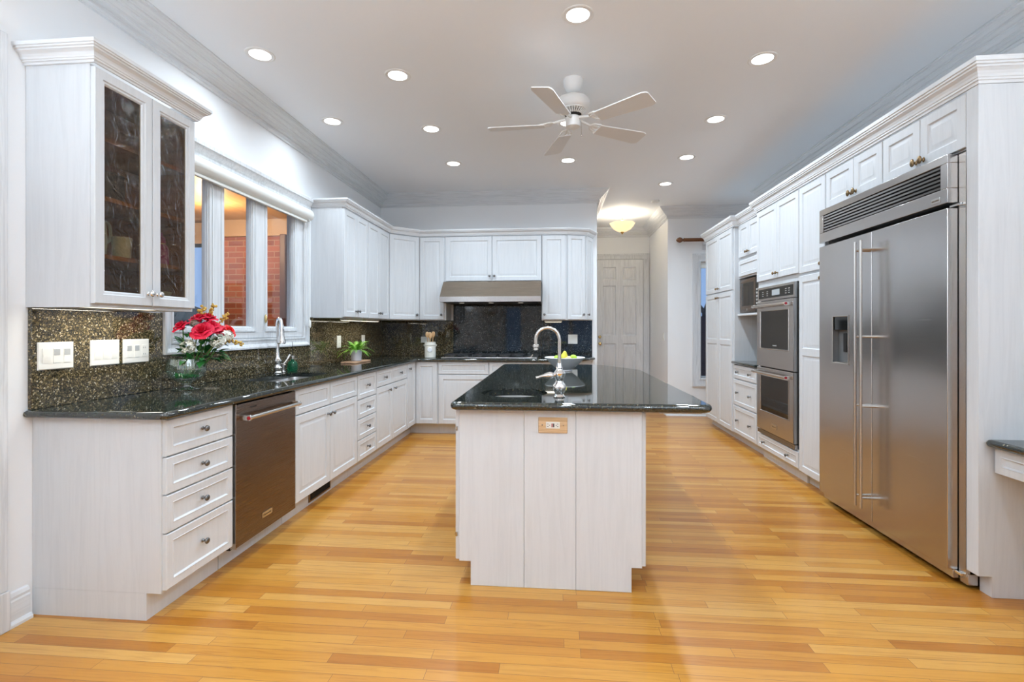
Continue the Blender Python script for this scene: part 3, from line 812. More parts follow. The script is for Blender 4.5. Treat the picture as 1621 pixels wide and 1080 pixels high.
cabinet('base_cabinet', 'white four drawer base cabinet between sink and corner', 'cabinet', FB, a, b_, 0, .884, DB,
        [('drawer', a + .008, b_ - .008, .666, .879, K(a, b_, .775)), ('drawer', a + .008, b_ - .008, .498, .657, K(a, b_, .58)),
         ('drawer', a + .008, b_ - .008, .315, .490, K(a, b_, .405)), ('drawer', a + .008, b_ - .008, .132, .307, K(a, b_, .222))], GB, toe=.12)
a, b_ = 4.538, 5.513; c_ = 4.99
cabinet('base_cabinet', 'white base cabinet with two drawers over two doors near the corner', 'cabinet', FB, a, b_, 0, .884, DB,
        [('drawer', a + .008, c_ - .004, .72, .879, K(a, c_, .80)), ('drawer', c_ + .004, b_ - .008, .72, .879, K(c_, b_, .80)),
         ('door', a + .008, c_ - .003, .132, .711, [(c_ - .10, .66)]), ('door', c_ + .003, b_ - .008, .132, .711, [(c_ + .06, .66)])], GB, toe=.12)
# inside corner cabinet
t = thing('base_cabinet', 'white inside corner base cabinet with two hinged leaf doors', 'cabinet', (-1.9, 6.1, 0), GB)
BK = 5.86
MB().prism([(XL + .001, 5.514), (-1.72, 5.514), (-1.72, BK), (-1.432, BK), (-1.432, YB - .001), (XL + .001, YB - .001)], .12, .884).build('carcass', 'cab', t)
MB().prism([(XL + .001, 5.514), (-1.79, 5.514), (-1.79, BK + .07), (-1.432, BK + .07), (-1.432, YB - .001), (XL + .001, YB - .001)], 0, .1195).build('toe_kick', 'cab', t)
front(FB, t, 'door', 5.522, BK - .022, .132, .879, [(5.58, .815)])
FK = Fr((0, BK), (0, -1)); DK = YB - BK - .001
front(FK, t, 'door', -1.698, -1.438, .132, .879)
a, b_ = -1.431, -.20; c_ = -.806
cabinet('base_cabinet', 'white base cabinet under the cooktop with wide drawers', 'cabinet', FK, a, b_, 0, .884, DK,
        [('false', a + .015, c_ - .006, .735, .879), ('false', c_ + .006, b_ - .008, .735, .879),
         ('door', a + .015, c_ - .006, .132, .722, [(c_ - .05, .66)]), ('door', c_ + .006, b_ - .008, .132, .722, [(c_ + .05, .66)])], GB, toe=.12)
t = thing('base_cabinet', 'white angled end base cabinet right of the cooktop', 'cabinet', (.05, 6.15, 0), GB)
MB().prism([(-.199, BK), (-.06, BK), (.10, 5.90), (.36, 6.12), (.45, YB - .001), (-.199, YB - .001)], .12, .884).build('carcass', 'cab', t)
MB().prism([(-.199, BK + .07), (-.08, BK + .07), (.07, 5.97), (.30, 6.16), (.38, YB - .001), (-.199, YB - .001)], 0, .1195).build('toe_kick', 'cab', t)
FQ = Fr((-.05, BK + .002), (.04, -.16))
front(FQ, t, 'door', .005, .155, .132, .879)

# toe-kick register
t = thing('floor_register', 'bronze heating register in the toe kick under the sink', 'vent', (-1.785, 3.59, .02))
FV = Fr((-1.79, 0), (1, 0))
FV.rings(mb := MB(), 3.42, 3.76, .018, .102, [(0, .0005), (0, .006), (.012, .008), (.012, .002)], False, True); mb.build('register_frame', 'bronze', t)
mb = MB()
for k in range(22):
    u = 3.44 + .30 * k / 21; FV.box(mb, u - .003, u + .003, .031, .089, .002, .007)
mb.build('louvers', 'gap', t)

# dishwasher
dw = thing('dishwasher', 'brown stainless dishwasher between the drawers and sink cabinet', 'dishwasher', (-2.0, 2.77, .0))
MB().box(XL + .05, -1.725, 2.468, 3.070, .10, .880).build('tub', 'black', dw)
MB().box(XL + .05, -1.79, 2.468, 3.070, 0, .0995).build('toe_plate', 'cab', dw)
FB.box(mb := MB(), 2.470, 3.068, .112, .874, -.004, .028)
dr = mb.build('door', 'steeldark', dw, bevel=.004)
FB.box(mb := MB(), 2.4685, 2.4745, .108, .876, -.004, .026); mb.build('side_trim', 'nickel', dw)
mb = MB().tube([FB.P(2.51, .800, .078), FB.P(3.035, .800, .078)], .0115, 14)
hd = mb.build('handle', 'nickel', dr)
for u in (2.515, 3.03):
    mb = MB(); FB.box(mb, u - .012, u + .012, .785, .815, .027, .078); mb.build('handle_post', 'nickel', hd, bevel=.003)
MB().lathe([(.0155, 0), (.0155, .004), (.012, .006), (.001, .006)], FB.P(2.508, .800, .078), (0, -1, 0), 18).build('end_cap', 'nickel', hd)
MB().lathe([(.0105, 0), (.0105, .0072), (.001, .0072)], FB.P(2.508, .800, .078), (0, -1, 0), 18).build('red_medallion', 'red', hd)
FB.box(mb := MB(), 2.70, 2.80, .185, .215, .028, .031); bd = mb.build('badge', 'nickel', dr)
text('KitchenAid', .017, FB, 2.75, .200, .0315, 'bronze', bd)
text('KitchenAid', .013, FB, 2.62, .845, .0285, 'black', dr)

# ------------------------------------------------------------------ stone tops and splashbacks
SNK = fillet([(-2.165, 3.20), (-1.825, 3.20), (-1.825, 3.88), (-2.165, 3.88)], {0: .07, 1: .07, 2: .07, 3: .07}, 6)
CT = [(XL + .001, 1.965), (-1.665, 1.965), (-1.665, 5.805), (-.06, 5.805), (.10, 5.845), (.38, 6.06), (.485, 6.28), (.485, YB - .001), (XL + .001, YB - .001)]
CT = fillet(CT, {1: .03, 2: .03, 4: .12, 5: .12}, 5)
mb = slab(MB(), CT, .885, .92, [SNK])
tag(mb.build('countertop', 'granite', sharp=50), 'dark green granite countertop running along the left and back walls', 'countertop')
def basin(name, label, rim, depth, z, split=None):
    t = thing(name, label, 'sink', (sum(p[0] for p in rim) / len(rim), sum(p[1] for p in rim) / len(rim), z - depth))
    L = []
    for ins, dz in ((-.02, 0), (.003, 0), (.006, -.02), (.012, -depth * .8), (.03, -depth), (.07, -depth)):
        L.append([(x, y, z + dz) for x, y in offset_poly(rim, ins)])
    MB().loops(L, False, True).build('bowl', 'sinksteel', t)
    cx = sum(p[0] for p in rim) / len(rim); cy = sum(p[1] for p in rim) / len(rim)
    MB().lathe([(.04, 0), (.042, .003), (.03, .004), (.026, .001), (.001, .001)], (cx, cy, z - depth + .0005)).build('drain', 'chrome', t)
    return t
t = basin('kitchen_sink', 'undermount stainless sink below the window', SNK, .20, .8845)
MB().box(-2.155, -1.835, 3.62, 3.635, .70, .845).build('divider', 'sinksteel', t, bevel=.005)
GS = 'granite splashback slabs'
def sb(m, label, *bx, mt='slab'):
    o = MB().box(*bx).build('splashback', mt, bevel=.002); return tag(o, label, 'splashback', GS)
sb('', 'gold flecked granite slab behind the switches at the near left', XL + .001, XL + .021, 1.985, 2.715, .9205, 1.374)
sb('', 'low granite strip under the sink window', XL + .001, XL + .021, 2.717, 4.44, .9205, 1.122)
sb('', 'granite slab behind the fern on the left wall', XL + .001, XL + .021, 4.442, YB - .022, .9205, 1.388)
sb('', 'granite slab behind the utensil crock', XL + .022, -1.352, YB - .021, YB - .001, .9205, 1.388)
sb('', 'tall dark granite slab behind the cooktop', -1.350, -.184, YB - .021, YB - .001, .9205, 1.865, mt='backstone')
sb('', 'dark granite slab with a square outlet right of the cooktop', -.182, .455, YB - .021, YB - .001, .9205, 1.388, mt='backstone')

# ------------------------------------------------------------------ wall cabinets, left and back
GU = 'white wall cabinets'
FU = Fr((-2.03, 0), (1, 0)); DU = -2.03 - XL - .001
UZ0, UZ1, UD = 1.385, 2.44, 2.428
# glass door cabinet
g = thing('glass_door_cabinet', 'white wall cabinet with two dark wavy glass doors', 'cabinet', (-2.18, 2.28, 1.375))
a, b_ = 1.977, 2.585
mb = MB()
FU.box(mb, a, a + .02, 1.375, 2.44, -DU, 0); FU.box(mb, b_ - .02, b_, 1.375, 2.44, -DU, 0)
FU.box(mb, a + .02, b_ - .02, 1.405, 1.425, -DU, 0); FU.box(mb, a + .02, b_ - .02, 2.42, 2.44, -DU, 0)
FU.box(mb, a + .02, b_ - .02, 1.375, 1.405, -.02, 0)
mb.build('carcass', 'cab', g)
mb = MB()
FU.box(mb, a + .0205, b_ - .0205, 1.4255, 2.4195, -DU + .001, -DU + .008)
FU.box(mb, a + .0205, a + .0225, 1.4255, 2.4195, -DU + .008, -.003); FU.box(mb, b_ - .0225, b_ - .0205, 1.4255, 2.4195, -DU + .008, -.003)
FU.box(mb, a + .0225, b_ - .0225, 2.417, 2.4195, -DU + .008, -.003); FU.box(mb, a + .0225, b_ - .0225, 1.4255, 1.428, -DU + .008, -.003)
mb.build('lining', 'cabin', g)
for z in (1.60, 1.865, 2.135):
    FU.box(mb := MB(), a + .0235, b_ - .0235, z, z + .02, -DU + .009, -.02); mb.build('shelf', 'cabin', g)
c_ = 2.292
for (u0, u1, ku) in ((a + .004, c_ - .002, c_ - .028), (c_ + .002, b_ - .004, c_ + .028)):
    mb = MB(); w_ = .052
    FU.rings(mb, u0, u1, 1.392, 2.43, [(w_ + .006, 0), (0, 0), (0, .017), (.003, .02), (w_ - .012, .02), (w_ - .008, .015), (w_, .014), (w_ + .006, .008), (w_ + .006, 0)], False, False)
    d_ = mb.build('door', 'cab', g)
    FU.box(mb := MB(), u0 + w_ - .002, u1 - w_ + .002, 1.392 + w_ - .002, 2.43 - w_ + .002, .0045, .0075); mb.build('glass_pane', 'wavy', d_)
    knob(FU, ku, 1.452, .02, d_, 'chrome')
def cab_crown(label, path, z0, h, proj):
    k = h / .085; q = proj / .06
    pr = [(0, 0), (.010, 0), (.011, .010), (.018, .012), (.018, .019), (.022, .021), (.024, .030), (.030, .040), (.041, .048), (.046, .050), (.046, .057), (.054, .059), (.054, .066), (.060, .068), (.060, .085), (0, .085)]
    o = MB().sweep([(x * q, z0 + z * k) for x, z in pr], path).build('cabinet_crown', 'trim', sharp=14)
    return tag(o, label, 'moulding', 'cabinet crown mouldings')
cab_crown('white crown moulding on top of the glass door cabinet', [(XL, a), (-2.01, a), (-2.01, b_), (XL, b_)], 2.4405, .078, .058)
# far left pair
for (u0, u1, lb) in ((4.52, 5.125, 'white two door wall cabinet just past the sink window'), (5.125, 5.80, 'white two door wall cabinet beside the corner on the left wall')):
    m_ = (u0 + u1) / 2
    cabinet('wall_cabinet', lb, 'cabinet', FU, u0, u1, UZ0, UZ1, DU,
            [('door', u0 + .006, m_ - .002, 1.394, UD, [(m_ - .03, 1.455)]), ('door', m_ + .002, u1 - .006, 1.394, UD, [(m_ + .03, 1.455)])], GU)
t = thing('wall_cabinet', 'white diagonal corner wall cabinet', 'cabinet', (-2.1, 6.2, UZ0), GU)
MB().prism([(XL + .001, 5.801), (-2.03, 5.801), (-1.725, 6.09), (-1.725, YB - .001), (XL + .001, YB - .001)], UZ0, UZ1).build('carcass', 'cab', t)
FD = Fr((-2.03, 5.801), (.289, -.305)); ln = hypot(.305, .289)
front(FD, t, 'door', .012, ln - .012, 1.394, UD, [(ln - .05, 1.455)])
FW = Fr((0, 6.09), (0, -1)); DW_ = YB - 6.09 - .001
cabinet('wall_cabinet', 'white single door wall cabinet left of the range hood', 'cabinet', FW, -1.7245, -1.3805, UZ0, UZ1, DW_, [('door', -1.715, -1.405, 1.394, UD, [(-1.435, 1.455)])], GU)
cabinet('wall_cabinet', 'white two door wall cabinet above the range hood', 'cabinet', FW, -1.380, -.184, 1.866, UZ1, DW_,
        [('door', -1.385 + .003, -.80, 1.874, UD, [(-.828, 1.935)]), ('door', -.795, -.19, 1.874, UD, [(-.768, 1.935)])], GU)
cabinet('wall_cabinet', 'white single door wall cabinet right of the range hood', 'cabinet', FW, -.183, .125, UZ0, UZ1, DW_, [('door', -.175, .108, 1.394, UD, [(-.148, 1.455)])], GU)
t = thing('wall_cabinet', 'white angled end wall cabinet with two narrow doors', 'cabinet', (.28, 6.25, UZ0), GU)
pts_ = [(.1255, 6.09), (.355, 6.175), (.450, 6.39)]
MB().prism(pts_ + [(.450, YB - .001), (.1255, YB - .001)], UZ0, UZ1).build('carcass', 'cab', t)
for p0, p1, side in ((pts_[0], pts_[1], 1), (pts_[1], pts_[2], 0)):
    dx, dy = p1[0] - p0[0], p1[1] - p0[1]; FE = Fr(p0, (dy, -dx)); ln = hypot(dx, dy)
    front(FE, t, 'door', .008, ln - .008, 1.394, UD, [((ln - .035) if side else .035, 1.455)], w=.042)
cab_crown('white crown moulding along the far left and back wall cabinets',
          [(XL, 4.52), (-2.01, 4.52), (-2.01, 5.795), (-1.718, 6.07), (.128, 6.07), (.368, 6.16), (.470, 6.398)], 2.4405, .072, .055)

# range hood
h_ = thing('range_hood', 'stainless range hood below the middle wall cabinets', 'range hood', (-.79, 6.1, 1.60))
HX_0, HX_1 = -1.402, -.186
body = [(YB - .022, 1.864), (6.03, 1.864), (5.83, 1.668), (5.82, 1.662), (5.82, 1.604), (5.835, 1.600), (YB - .022, 1.600)]
MB().loops([[(x, y, z) for y, z in body] for x in (HX_0, HX_1)]).build('hood_shell', 'hoodsteel', h_)
MB().box(HX_0 + .001, HX_1 - .001, 5.8185, 5.8215, 1.602, 1.664).build('front_lip', 'steel', h_)
MB().box(HX_0 + .04, HX_1 - .04, 5.87, 6.34, 1.594, 1.5995).build('filter_panel', 'darkiron', h_)
for x in (-1.15, -.79, -.43):
    MB().lathe([(.03, 0), (.03, -.004), (.001, -.004)], (x, 5.93, 1.5935)).build('hood_light', 'hoodlens', h_)

# cooktop
ck = thing('cooktop', 'stainless gas cooktop with dark grates on the back counter', 'cooktop', (-.83, 6.1, .92))
MB().box(-1.405, -.235, 5.90, 6.33, .9203, .932).build('top_plate', 'sinksteel', ck, bevel=.004)
for i in range(3):
    x0 = -1.375 + i * .335; x1 = x0 + .315
    mb = MB()
    for yy in (5.95, 6.10, 6.28): mb.box(x0, x1, yy - .006, yy + .006, .952, .966)
    for xx in (x0 + .006, (x0 + x1) / 2, x1 - .006): mb.box(xx - .006, xx + .006, 5.944, 6.286, .952, .966)
    for xx in (x0 + .006, x1 - .006):
        for yy in (5.95, 6.28): mb.box(xx - .006, xx + .006, yy - .006, yy + .006, .9322, .952)
    mb.build('grate', 'darkiron', ck)
for i in range(3):
    for yy in (6.02, 6.20):
        MB().lathe([(.045, 0), (.045, .006), (.03, .008), (.03, .015), (.001, .016)], (-1.2175 + i * .335, yy, .9322)).build('burner', 'darkiron', ck)
for i in range(5):
    MB().lathe([(.018, 0), (.018, .018), (.014, .022), (.001, .022)], (-.305, 5.945 + i * .078, .9322)).build('control_knob', 'nickel', ck)

# lights under the wall cabinets
def under(label, F, u0, u1, z, d0, d1, P=UNDER_W, col=(1, .94, .83)):
    p = F.P((u0 + u1) / 2, z, (d0 + d1) / 2)
    t = thing('under_cabinet_light', label, 'light', p, 'lights under the wall cabinets')
    F.box(mb := MB(), u0, u1, z - .022, z - .0005, d0, d1); mb.build('housing', 'whiteplastic', t)
    F.box(mb := MB(), u0 + .01, u1 - .01, z - .0245, z - .0222, d0 + .006, d1 - .006); mb.build('lens', 'strip', t)
    L = bpy.data.lights.new('strip_lamp', 'AREA'); L.shape = 'RECTANGLE'; L.size = u1 - u0 - .02; L.size_y = d1 - d0; L.energy = P; L.color = col
    o = bpy.data.objects.new('strip_lamp', L); C.objects.link(o)
    R = Matrix((F.U, F.Z.cross(F.U), F.Z)).transposed().to_4x4(); R.translation = F.P((u0 + u1) / 2, z - .03, (d0 + d1) / 2)
    o.location = R.to_translation(); o.rotation_euler = R.to_euler(); attach(o, t)
under('slim light strip under the glass door cabinet', FU, 2.06, 2.50, 1.4045, -.19, -.13, 2.0)
under('light strip under the two door cabinet past the window', FU, 4.78, 5.22, UZ0, -.14, -.08, 1.0)
under('light strip under the two door cabinet at the corner', FU, 5.30, 5.72, UZ0, -.14, -.08, 1.0)
under('light strip under the single door cabinet right of the hood', FW, -.15, .07, UZ0, -.14, -.08, .25)

# ------------------------------------------------------------------ island
isl = thing('island_cabinet', 'white panelled kitchen island cabinet', 'island', (-.03, 3.6, 0))
IY0, IY1 = 2.428, 4.40
FI = Fr((0, IY0 + .018), (0, -1))
MB().box(-.485, .41, IY0 + .019, IY1, .12, .70).box(-.485, -.455, IY0 + .019, IY1, .70, .8795).box(.38, .41, IY0 + .019, IY1, .70, .8795).box(-.455, .38, IY0 + .019, IY0 + .04, .70, .8795).box(-.455, .38, 3.0, IY1, .70, .8795).build('carcass', 'cab', isl)
MB().box(-.425, .36, IY0 + .019, IY1 - .05, 0, .1195).build('toe_kick', 'cab', isl)
def endpanel(u0, u1, n0, n1, m):  # board with its toe notch
    P_ = [(n0, 0), (n1, 0)]
    P_ += ([(n1, .12), (u1, .12)] if n1 != u1 else []) + [(u1, .8795), (u0, .8795)] + ([(u0, .12), (n0, .12)] if n0 != u0 else [])
    L_ = [[FI.P(u, z, d) for u, z in P_] for d in (0, .016)]
    ins = offset_poly(P_, .0025); L_.append([FI.P(u, z, .018) for u, z in ins])
    MB().loops(L_).build('end_panel', 'cab', isl)
endpanel(-.485, -.1605, -.427, -.1605, 0); endpanel(-.1595, .0935, -.1595, .0935, 0); endpanel(.0945, .412, .0945, .362, 0)
FS = Fr((-.485, 0), (-1, 0)); FT = Fr((.412, 0), (1, 0))
for k in range(4):
    y0 = IY0 + .012 + k * .485; y1 = y0 + .478
    front(FS, isl, 'door', -y1, -y0, .125, .87)
    front(FT, isl, 'door', y0, y1, .125, .87)
for u in (-.500,):
    for z in (.25, .78): MB().lathe([(.006, 0), (.006, .02)], (u, IY0 + .012, z - .01), seg=10).build('hinge', 'nickel', isl)
ISK = [(-.235 + .185 * cos(2 * pi * k / 36), 2.765 + .185 * sin(2 * pi * k / 36)) for k in range(36)]
IT = fillet([(-.525, 2.37), (.742, 2.385), (.742, 4.40), (.46, 4.98), (.30, 5.02), (-.545, 5.02)], {0: .045, 1: .06, 2: .35, 3: .12, 5: .06}, 8)
tag(slab(MB(), IT, .88, .92, [ISK]).build('countertop', 'granite', sharp=50), 'large dark polished granite top on the island', 'countertop')
MB().box(.50, .70, 2.45, 4.3, .868, .8795).build('support_board', 'cab', isl)
basin('prep_sink', 'round steel prep sink in the island top', ISK, .17, .8795)
# socket on the island end
ot = thing('wall_outlet', 'wooden socket plate with a red button on the island end', 'outlet', (-.018, IY0, .768), None)
FI.box(mb := MB(), -.089, .053, .768, .846, .018, .024); mb.build('plate', 'outletwood', ot, bevel=.003)
FI.box(mb := MB(), -.052, .016, .791, .823, .024, .027); sk = mb.build('socket', 'whiteplastic', ot, bevel=.0015)
FI.box(mb := MB(), -.024, -.019, .798, .816, .027, .0285); mb.build('test_button', 'red', sk)
FI.box(mb := MB(), -.0165, -.011, .798, .816, .027, .0285); mb.build('reset_button', 'black', sk)
for s_ in (-1, 1):
    mb = MB()
    for du, dz in ((-.006, .006), (-.006, -.006)): FI.box(mb, -.018 + s_ * .024 - .004, -.018 + s_ * .024 + .003, .807 + dz - .001, .807 + dz + .001, .027, .0275)
    FI.box(mb, -.018 + s_ * .0165 - .002, -.018 + s_ * .0165 + .002, .805, .809, .027, .0275)
    mb.build('slots', 'black', sk)
    MB().lathe([(.0035, 0), (.0035, .0015), (.001, .0018)], FI.P(-.018 + s_ * .052, .807, .024), FI.N, 10).build('screw', 'nickel', ot)

def spline(P, n=8):
    P = [Vector(p) for p in P]; R = []
    Q = [P[0] * 2 - P[1]] + P + [P[-1] * 2 - P[-2]]
    for i in range(1, len(Q) - 2):
        for k in range(n):
            t_ = k / n; a0, a1, a2, a3 = Q[i - 1], Q[i], Q[i + 1], Q[i + 2]
            R.append(.5 * ((2 * a1) + (a2 - a0) * t_ + (2 * a0 - 5 * a1 + 4 * a2 - a3) * t_ ** 2 + (3 * a1 - a0 - 3 * a2 + a3) * t_ ** 3))
    R.append(P[-1]); return R
# island tap
tp = thing('island_tap', 'tall curved nickel tap at the round island sink', 'tap', (.015, 2.60, .92))
x, y = .015, 2.60
MB().lathe([(.030, 0), (.032, .004), (.026, .010), (.022, .016), (.027, .028), (.034, .042), (.036, .056), (.030, .070), (.022, .078), (.019, .086), (.024, .096), (.030, .112), (.032, .126), (.026, .136), (.020, .142), (.017, .150), (.019, .154), (.015, .162), (.013, .18)], (x, y, .9203), seg=26).build('tap_body', 'chrome', tp)
arc = [(x, y, 1.09)] + [(x, y, 1.14), (x, y, 1.20)] + [(x - .062 + .062 * cos(q), y, 1.222 + .062 * sin(q)) for q in [pi * k / 10 for k in range(11)]] + [(x - .124, y, 1.19)]
MB().tube(arc, .0095, 14).build('spout', 'nickel', tp)
MB().lathe([(.011, 0), (.016, -.004), (.017, -.014), (.012, -.018), (.013, -.030), (.010, -.032), (.001, -.032)], (x - .124, y, 1.198)).build('spout_tip', 'nickel', tp)
lv = spline([(x - .022, y - .01, 1.035), (x - .05, y - .02, 1.036), (x - .085, y - .03, 1.033), (x - .122, y - .036, 1.024)], 5)
MB().tube(lv, [.007, .010, .014, .0165, .018, .0185, .018, .016, .014, .011, .009, .008, .0075, .007, .008, .0085][:len(lv)], 12).build('lever', 'chrome', tp)
# fruit bowl
bx, by = .07, 4.22
bw = MB().lathe([(.060, 0), (.063, .006), (.060, .012), (.080, .026), (.115, .056), (.146, .088), (.172, .114), (.170, .117), (.142, .092), (.110, .062), (.07, .036), (.001, .030)], (bx, by, .9203), seg=36).build('fruit_bowl', 'porcelain', sharp=60)
tag(bw, 'wide white bowl of fruit on the island top', 'bowl')
def fruit(name, label, m, x_, y_, z_, r_, sz=1.0, pear=False):
    mb = MB()
    if pear: mb.lathe([(.001, -.045), (.022, -.040), (.034, -.022), (.036, -.004), (.028, .016), (.018, .032), (.014, .044), (.006, .050), (.001, .051)], (x_, y_, z_), (.15, -.1, 1))
    else: mb.lathe([(.001, -r_ * .92), (r_ * .5, -r_ * .86), (r_ * .86, -r_ * .5), (r_, 0), (r_ * .86, r_ * .5), (r_ * .5, r_ * .84), (r_ * .15, r_ * .86), (.001, r_ * .78)], (x_, y_, z_), (.1, .2, 1))
    t = thing(name, label, 'fruit', (x_, y_, z_ - r_), 'fruit in the white bowl')
    mb.build('flesh', m, t, sharp=80)
    h = .05 if pear else r_ * .8
    MB().tube([(x_, y_, z_ + h - .006), (x_ + .003, y_, z_ + h + .012)], .0018, 6).build('stalk', 'twig', t)
fruit('lime', 'green lime at the left of the white bowl', 'lime', bx - .065, by - .01, .9203 + .103, .033)
fruit('lime', 'green lime at the right of the white bowl', 'lime', bx + .072, by + .005, .9203 + .107, .034)
fruit('pear', 'yellow green pear in the middle of the white bowl', 'pear', bx - .005, by + .02, .9203 + .118, .04, pear=True)
fruit('peach', 'peach beside the pear in the white bowl', 'peach', bx + .030, by - .045, .9203 + .096, .032)

# ------------------------------------------------------------------ right run (fronts at x = 2.00)
FR = Fr((2.02, 0), (-1, 0)); DR = XR - 2.02 - .001          # u = -y
RZ = 2.445
def RD(kind, y0, y1, z0, z1, knobs=(), opt={}):            # a front between y0 (near) and y1 (far)
    return (kind, -y1, -y0, z0, z1, [(-k, z) for k, z in knobs], opt)
GT = 'white tall cabinets'
# end panel beside the refrigerator
t = thing('end_panel', 'white wood end panel on the near side of the refrigerator', 'cabinet panel', (2.3, 2.57, 0))
MB().loops([[(x, y, z) for x, z in [(2.06, 0), (XR - .001, 0), (XR - .001, RZ), (2.0, RZ), (2.0, .10), (2.06, .10)]] for y in (2.535, 2.606)]).build('panel', 'cab', t, bevel=.002)
# cabinets over the refrigerator
for y0, y1, lb in ((2.607, 3.230, 'white two door cabinet over the refrigerator, next to the end panel'), (3.231, 3.872, 'white two door cabinet over the refrigerator, next to the tall narrow cabinet')):
    m_ = {2.607: 2.915, 3.231: 3.527}[y0]
    cabinet('wall_cabinet', lb, 'cabinet', FR, -y1, -y0, 2.165, RZ, DR,
            [RD('door', y0 + .004, m_ - .002, 2.172, 2.436, [(m_ - .028, 2.205)]), RD('door', m_ + .002, y1 - .004, 2.172, 2.436, [(m_ + .028, 2.205)])],
            GU, km='bronze', sx=1.5)
# refrigerator
rf = thing('refrigerator', 'tall built in stainless refrigerator with two doors', 'refrigerator', (2.3, 3.24, 0))
MB().box(2.021, XR - .001, 2.612, 3.868, .09, 2.15).build('body', 'black', rf)
MB().box(2.05, XR - .01, 2.62, 3.86, .012, .088).build('base_grille', 'black', rf)
FG = Fr((2.0, 0), (-1, 0))
def fdoor(name, y0, y1, z0, z1):
    FG.box(mb := MB(), -y1, -y0, z0, z1, 0, .05); return mb.build(name, 'steel', rf, bevel=.003)
FG.slabpanels(mb := MB(), -3.862, -3.252, .075, 1.885, 0, .05, [(-3.690, -3.490, 1.035, 1.372)], [(0, 0), (0, -.042)])
dl = mb.build('freezer_door', 'steel', rf)
drr = fdoor('door', 2.655, 3.246, .075, 1.885)
# near side trim strips and hinges
MB().box(2.001, 2.0205, 2.609, 2.651, .06, 2.15).build('side_trim', 'nickel', rf)
for z in (.06, 1.892): MB().box(1.985, 2.02, 2.618, 2.69, z, z + .014).build('hinge', 'chrome', rf, bevel=.002)
FG.box(mb := MB(), -3.855, -2.66, .03, .070, -.045, .02); mb.build('kick_plate', 'steel', rf, bevel=.002)
MB().box(2.008, 2.055, 2.54 + .0665, 2.655, .02, .074).build('kick_bracket', 'nickel', rf, bevel=.002)
# top grille
gy0, gy1, gz0, gz1 = 2.655, 3.862, 1.912, 2.155
mb = MB()
FG.box(mb, -gy1, -gy0, gz0, 1.985, 0, .05); FG.box(mb, -gy1, -gy0, 2.112, gz1, 0, .05)
FG.box(mb, -gy0 - .045, -gy0, 1.985, 2.112, 0, .05); FG.box(mb, -gy1, -gy1 + .05, 1.985, 2.112, 0, .05)
gr = mb.build('grille_frame', 'steel', rf, bevel=.002)
for k in range(6):
    z = 1.990 + k * .0205
    L_ = [[FG.P(u, zz, d) for zz, d in ((z, .012), (z + .003, .044), (z + .0125, .047), (z + .0165, .016))] for u in (-gy1 + .05, -gy0 - .045)]
    MB().loops(L_).build('louver', 'steel', gr)
FG.box(mb := MB(), -gy1 + .05, -gy0 - .045, 1.985, 2.112, .001, .008); mb.build('grille_back', 'steel', gr)
FG.box(mb := MB(), -2.762, -2.70, 1.924, 1.952, .05, .052); bd = mb.build('badge', 'nickel', gr, bevel=.001)
text('SUB-ZERO', .011, FG, -2.731, 1.938, .0522, 'bronze', bd)
for d_, y in ((dl, 3.283), (drr, 3.224)):
    hb_ = MB().tube([FG.P(-y, .17, .13), FG.P(-y, 1.825, .13)], .0095, 14).build('handle', 'nickel', d_)
    for z in (.235, .80, 1.23, 1.77):
        MB().tube([FG.P(-y, z, .048), FG.P(-y, z, .128)], [.009, .0065], 10).build('standoff', 'nickel', hb_)
# ice and water dispenser
mb = MB(); FG.rings(mb, -3.690, -3.490, 1.035, 1.372, [(0, .0505), (0, .054), (.008, .054), (.010, .052)], False, False)
dp = mb.build('dispenser_frame', 'nickel', dl)
FG.rings(mb := MB(), -3.6895, -3.4905, 1.0355, 1.3715, [(0, .050), (.004, .012)], False, True); mb.build('dispenser_recess', 'recess', dp)
FG.box(mb := MB(), -3.680, -3.500, 1.272, 1.363, .0125, .045); mb.build('control_panel', 'screen', dp)
FG.box(mb := MB(), -3.665, -3.515, 1.040, 1.050, .0125, .046); mb.build('drip_tray', 'nickel', dp)
FG.box(mb := MB(), -3.61, -3.57, 1.12, 1.25, .0125, .02); mb.build('paddle', 'black', dp, bevel=.002)

# tall narrow cabinet
cabinet('tall_cabinet', 'white tall narrow cabinet between refrigerator and ovens', 'cabinet', FR, -4.285, -3.875, 0, RZ, DR,
        [RD('door', 3.883, 4.279, 1.735, 2.436, [(3.915, 1.775)]), RD('door', 3.883, 4.279, .105, 1.712, [(3.915, 1.665)], {'split': 1.09})], GT, toe=.10, km='bronze')
# oven cabinet: carcass in pieces round the ovens
oy0, oy1 = 4.286, 5.150
oc = thing('oven_cabinet', 'white tall cabinet housing the double oven', 'cabinet', (2.3, 4.72, 0), GT)
mb = MB()
FR.box(mb, -oy1, -oy0, .10, .262, -DR, 0); FR.box(mb, -oy1, -oy0, 1.682, RZ, -DR, 0)
FR.box(mb, -oy0 - .02, -oy0, .262, 1.682, -DR, 0); FR.box(mb, -oy1, -oy1 + .045, .262, 1.682, -DR, 0); FR.box(mb, -oy1 + .045, -oy0 - .02, .262, 1.682, -DR, -DR + .02)
mb.build('carcass', 'cab', oc)
FR.box(mb := MB(), -oy1, -oy0, 0, .0995, -DR, -.05); mb.build('toe_kick', 'cab', oc)
m_ = 4.70
front(FR, oc, 'door', -oy1 + .003, -m_ - .002, 1.745, 2.436, [(-m_ - .028, 1.79)], 'bronze')
front(FR, oc, 'door', -m_ + .002, -oy0 - .004, 1.745, 2.436, [(-m_ + .028, 1.79)], 'bronze')
front(FR, oc, 'drawer', -oy1 + .02, -oy0 - .01, .115, .250, [(-4.965, .182), (-4.475, .182)])
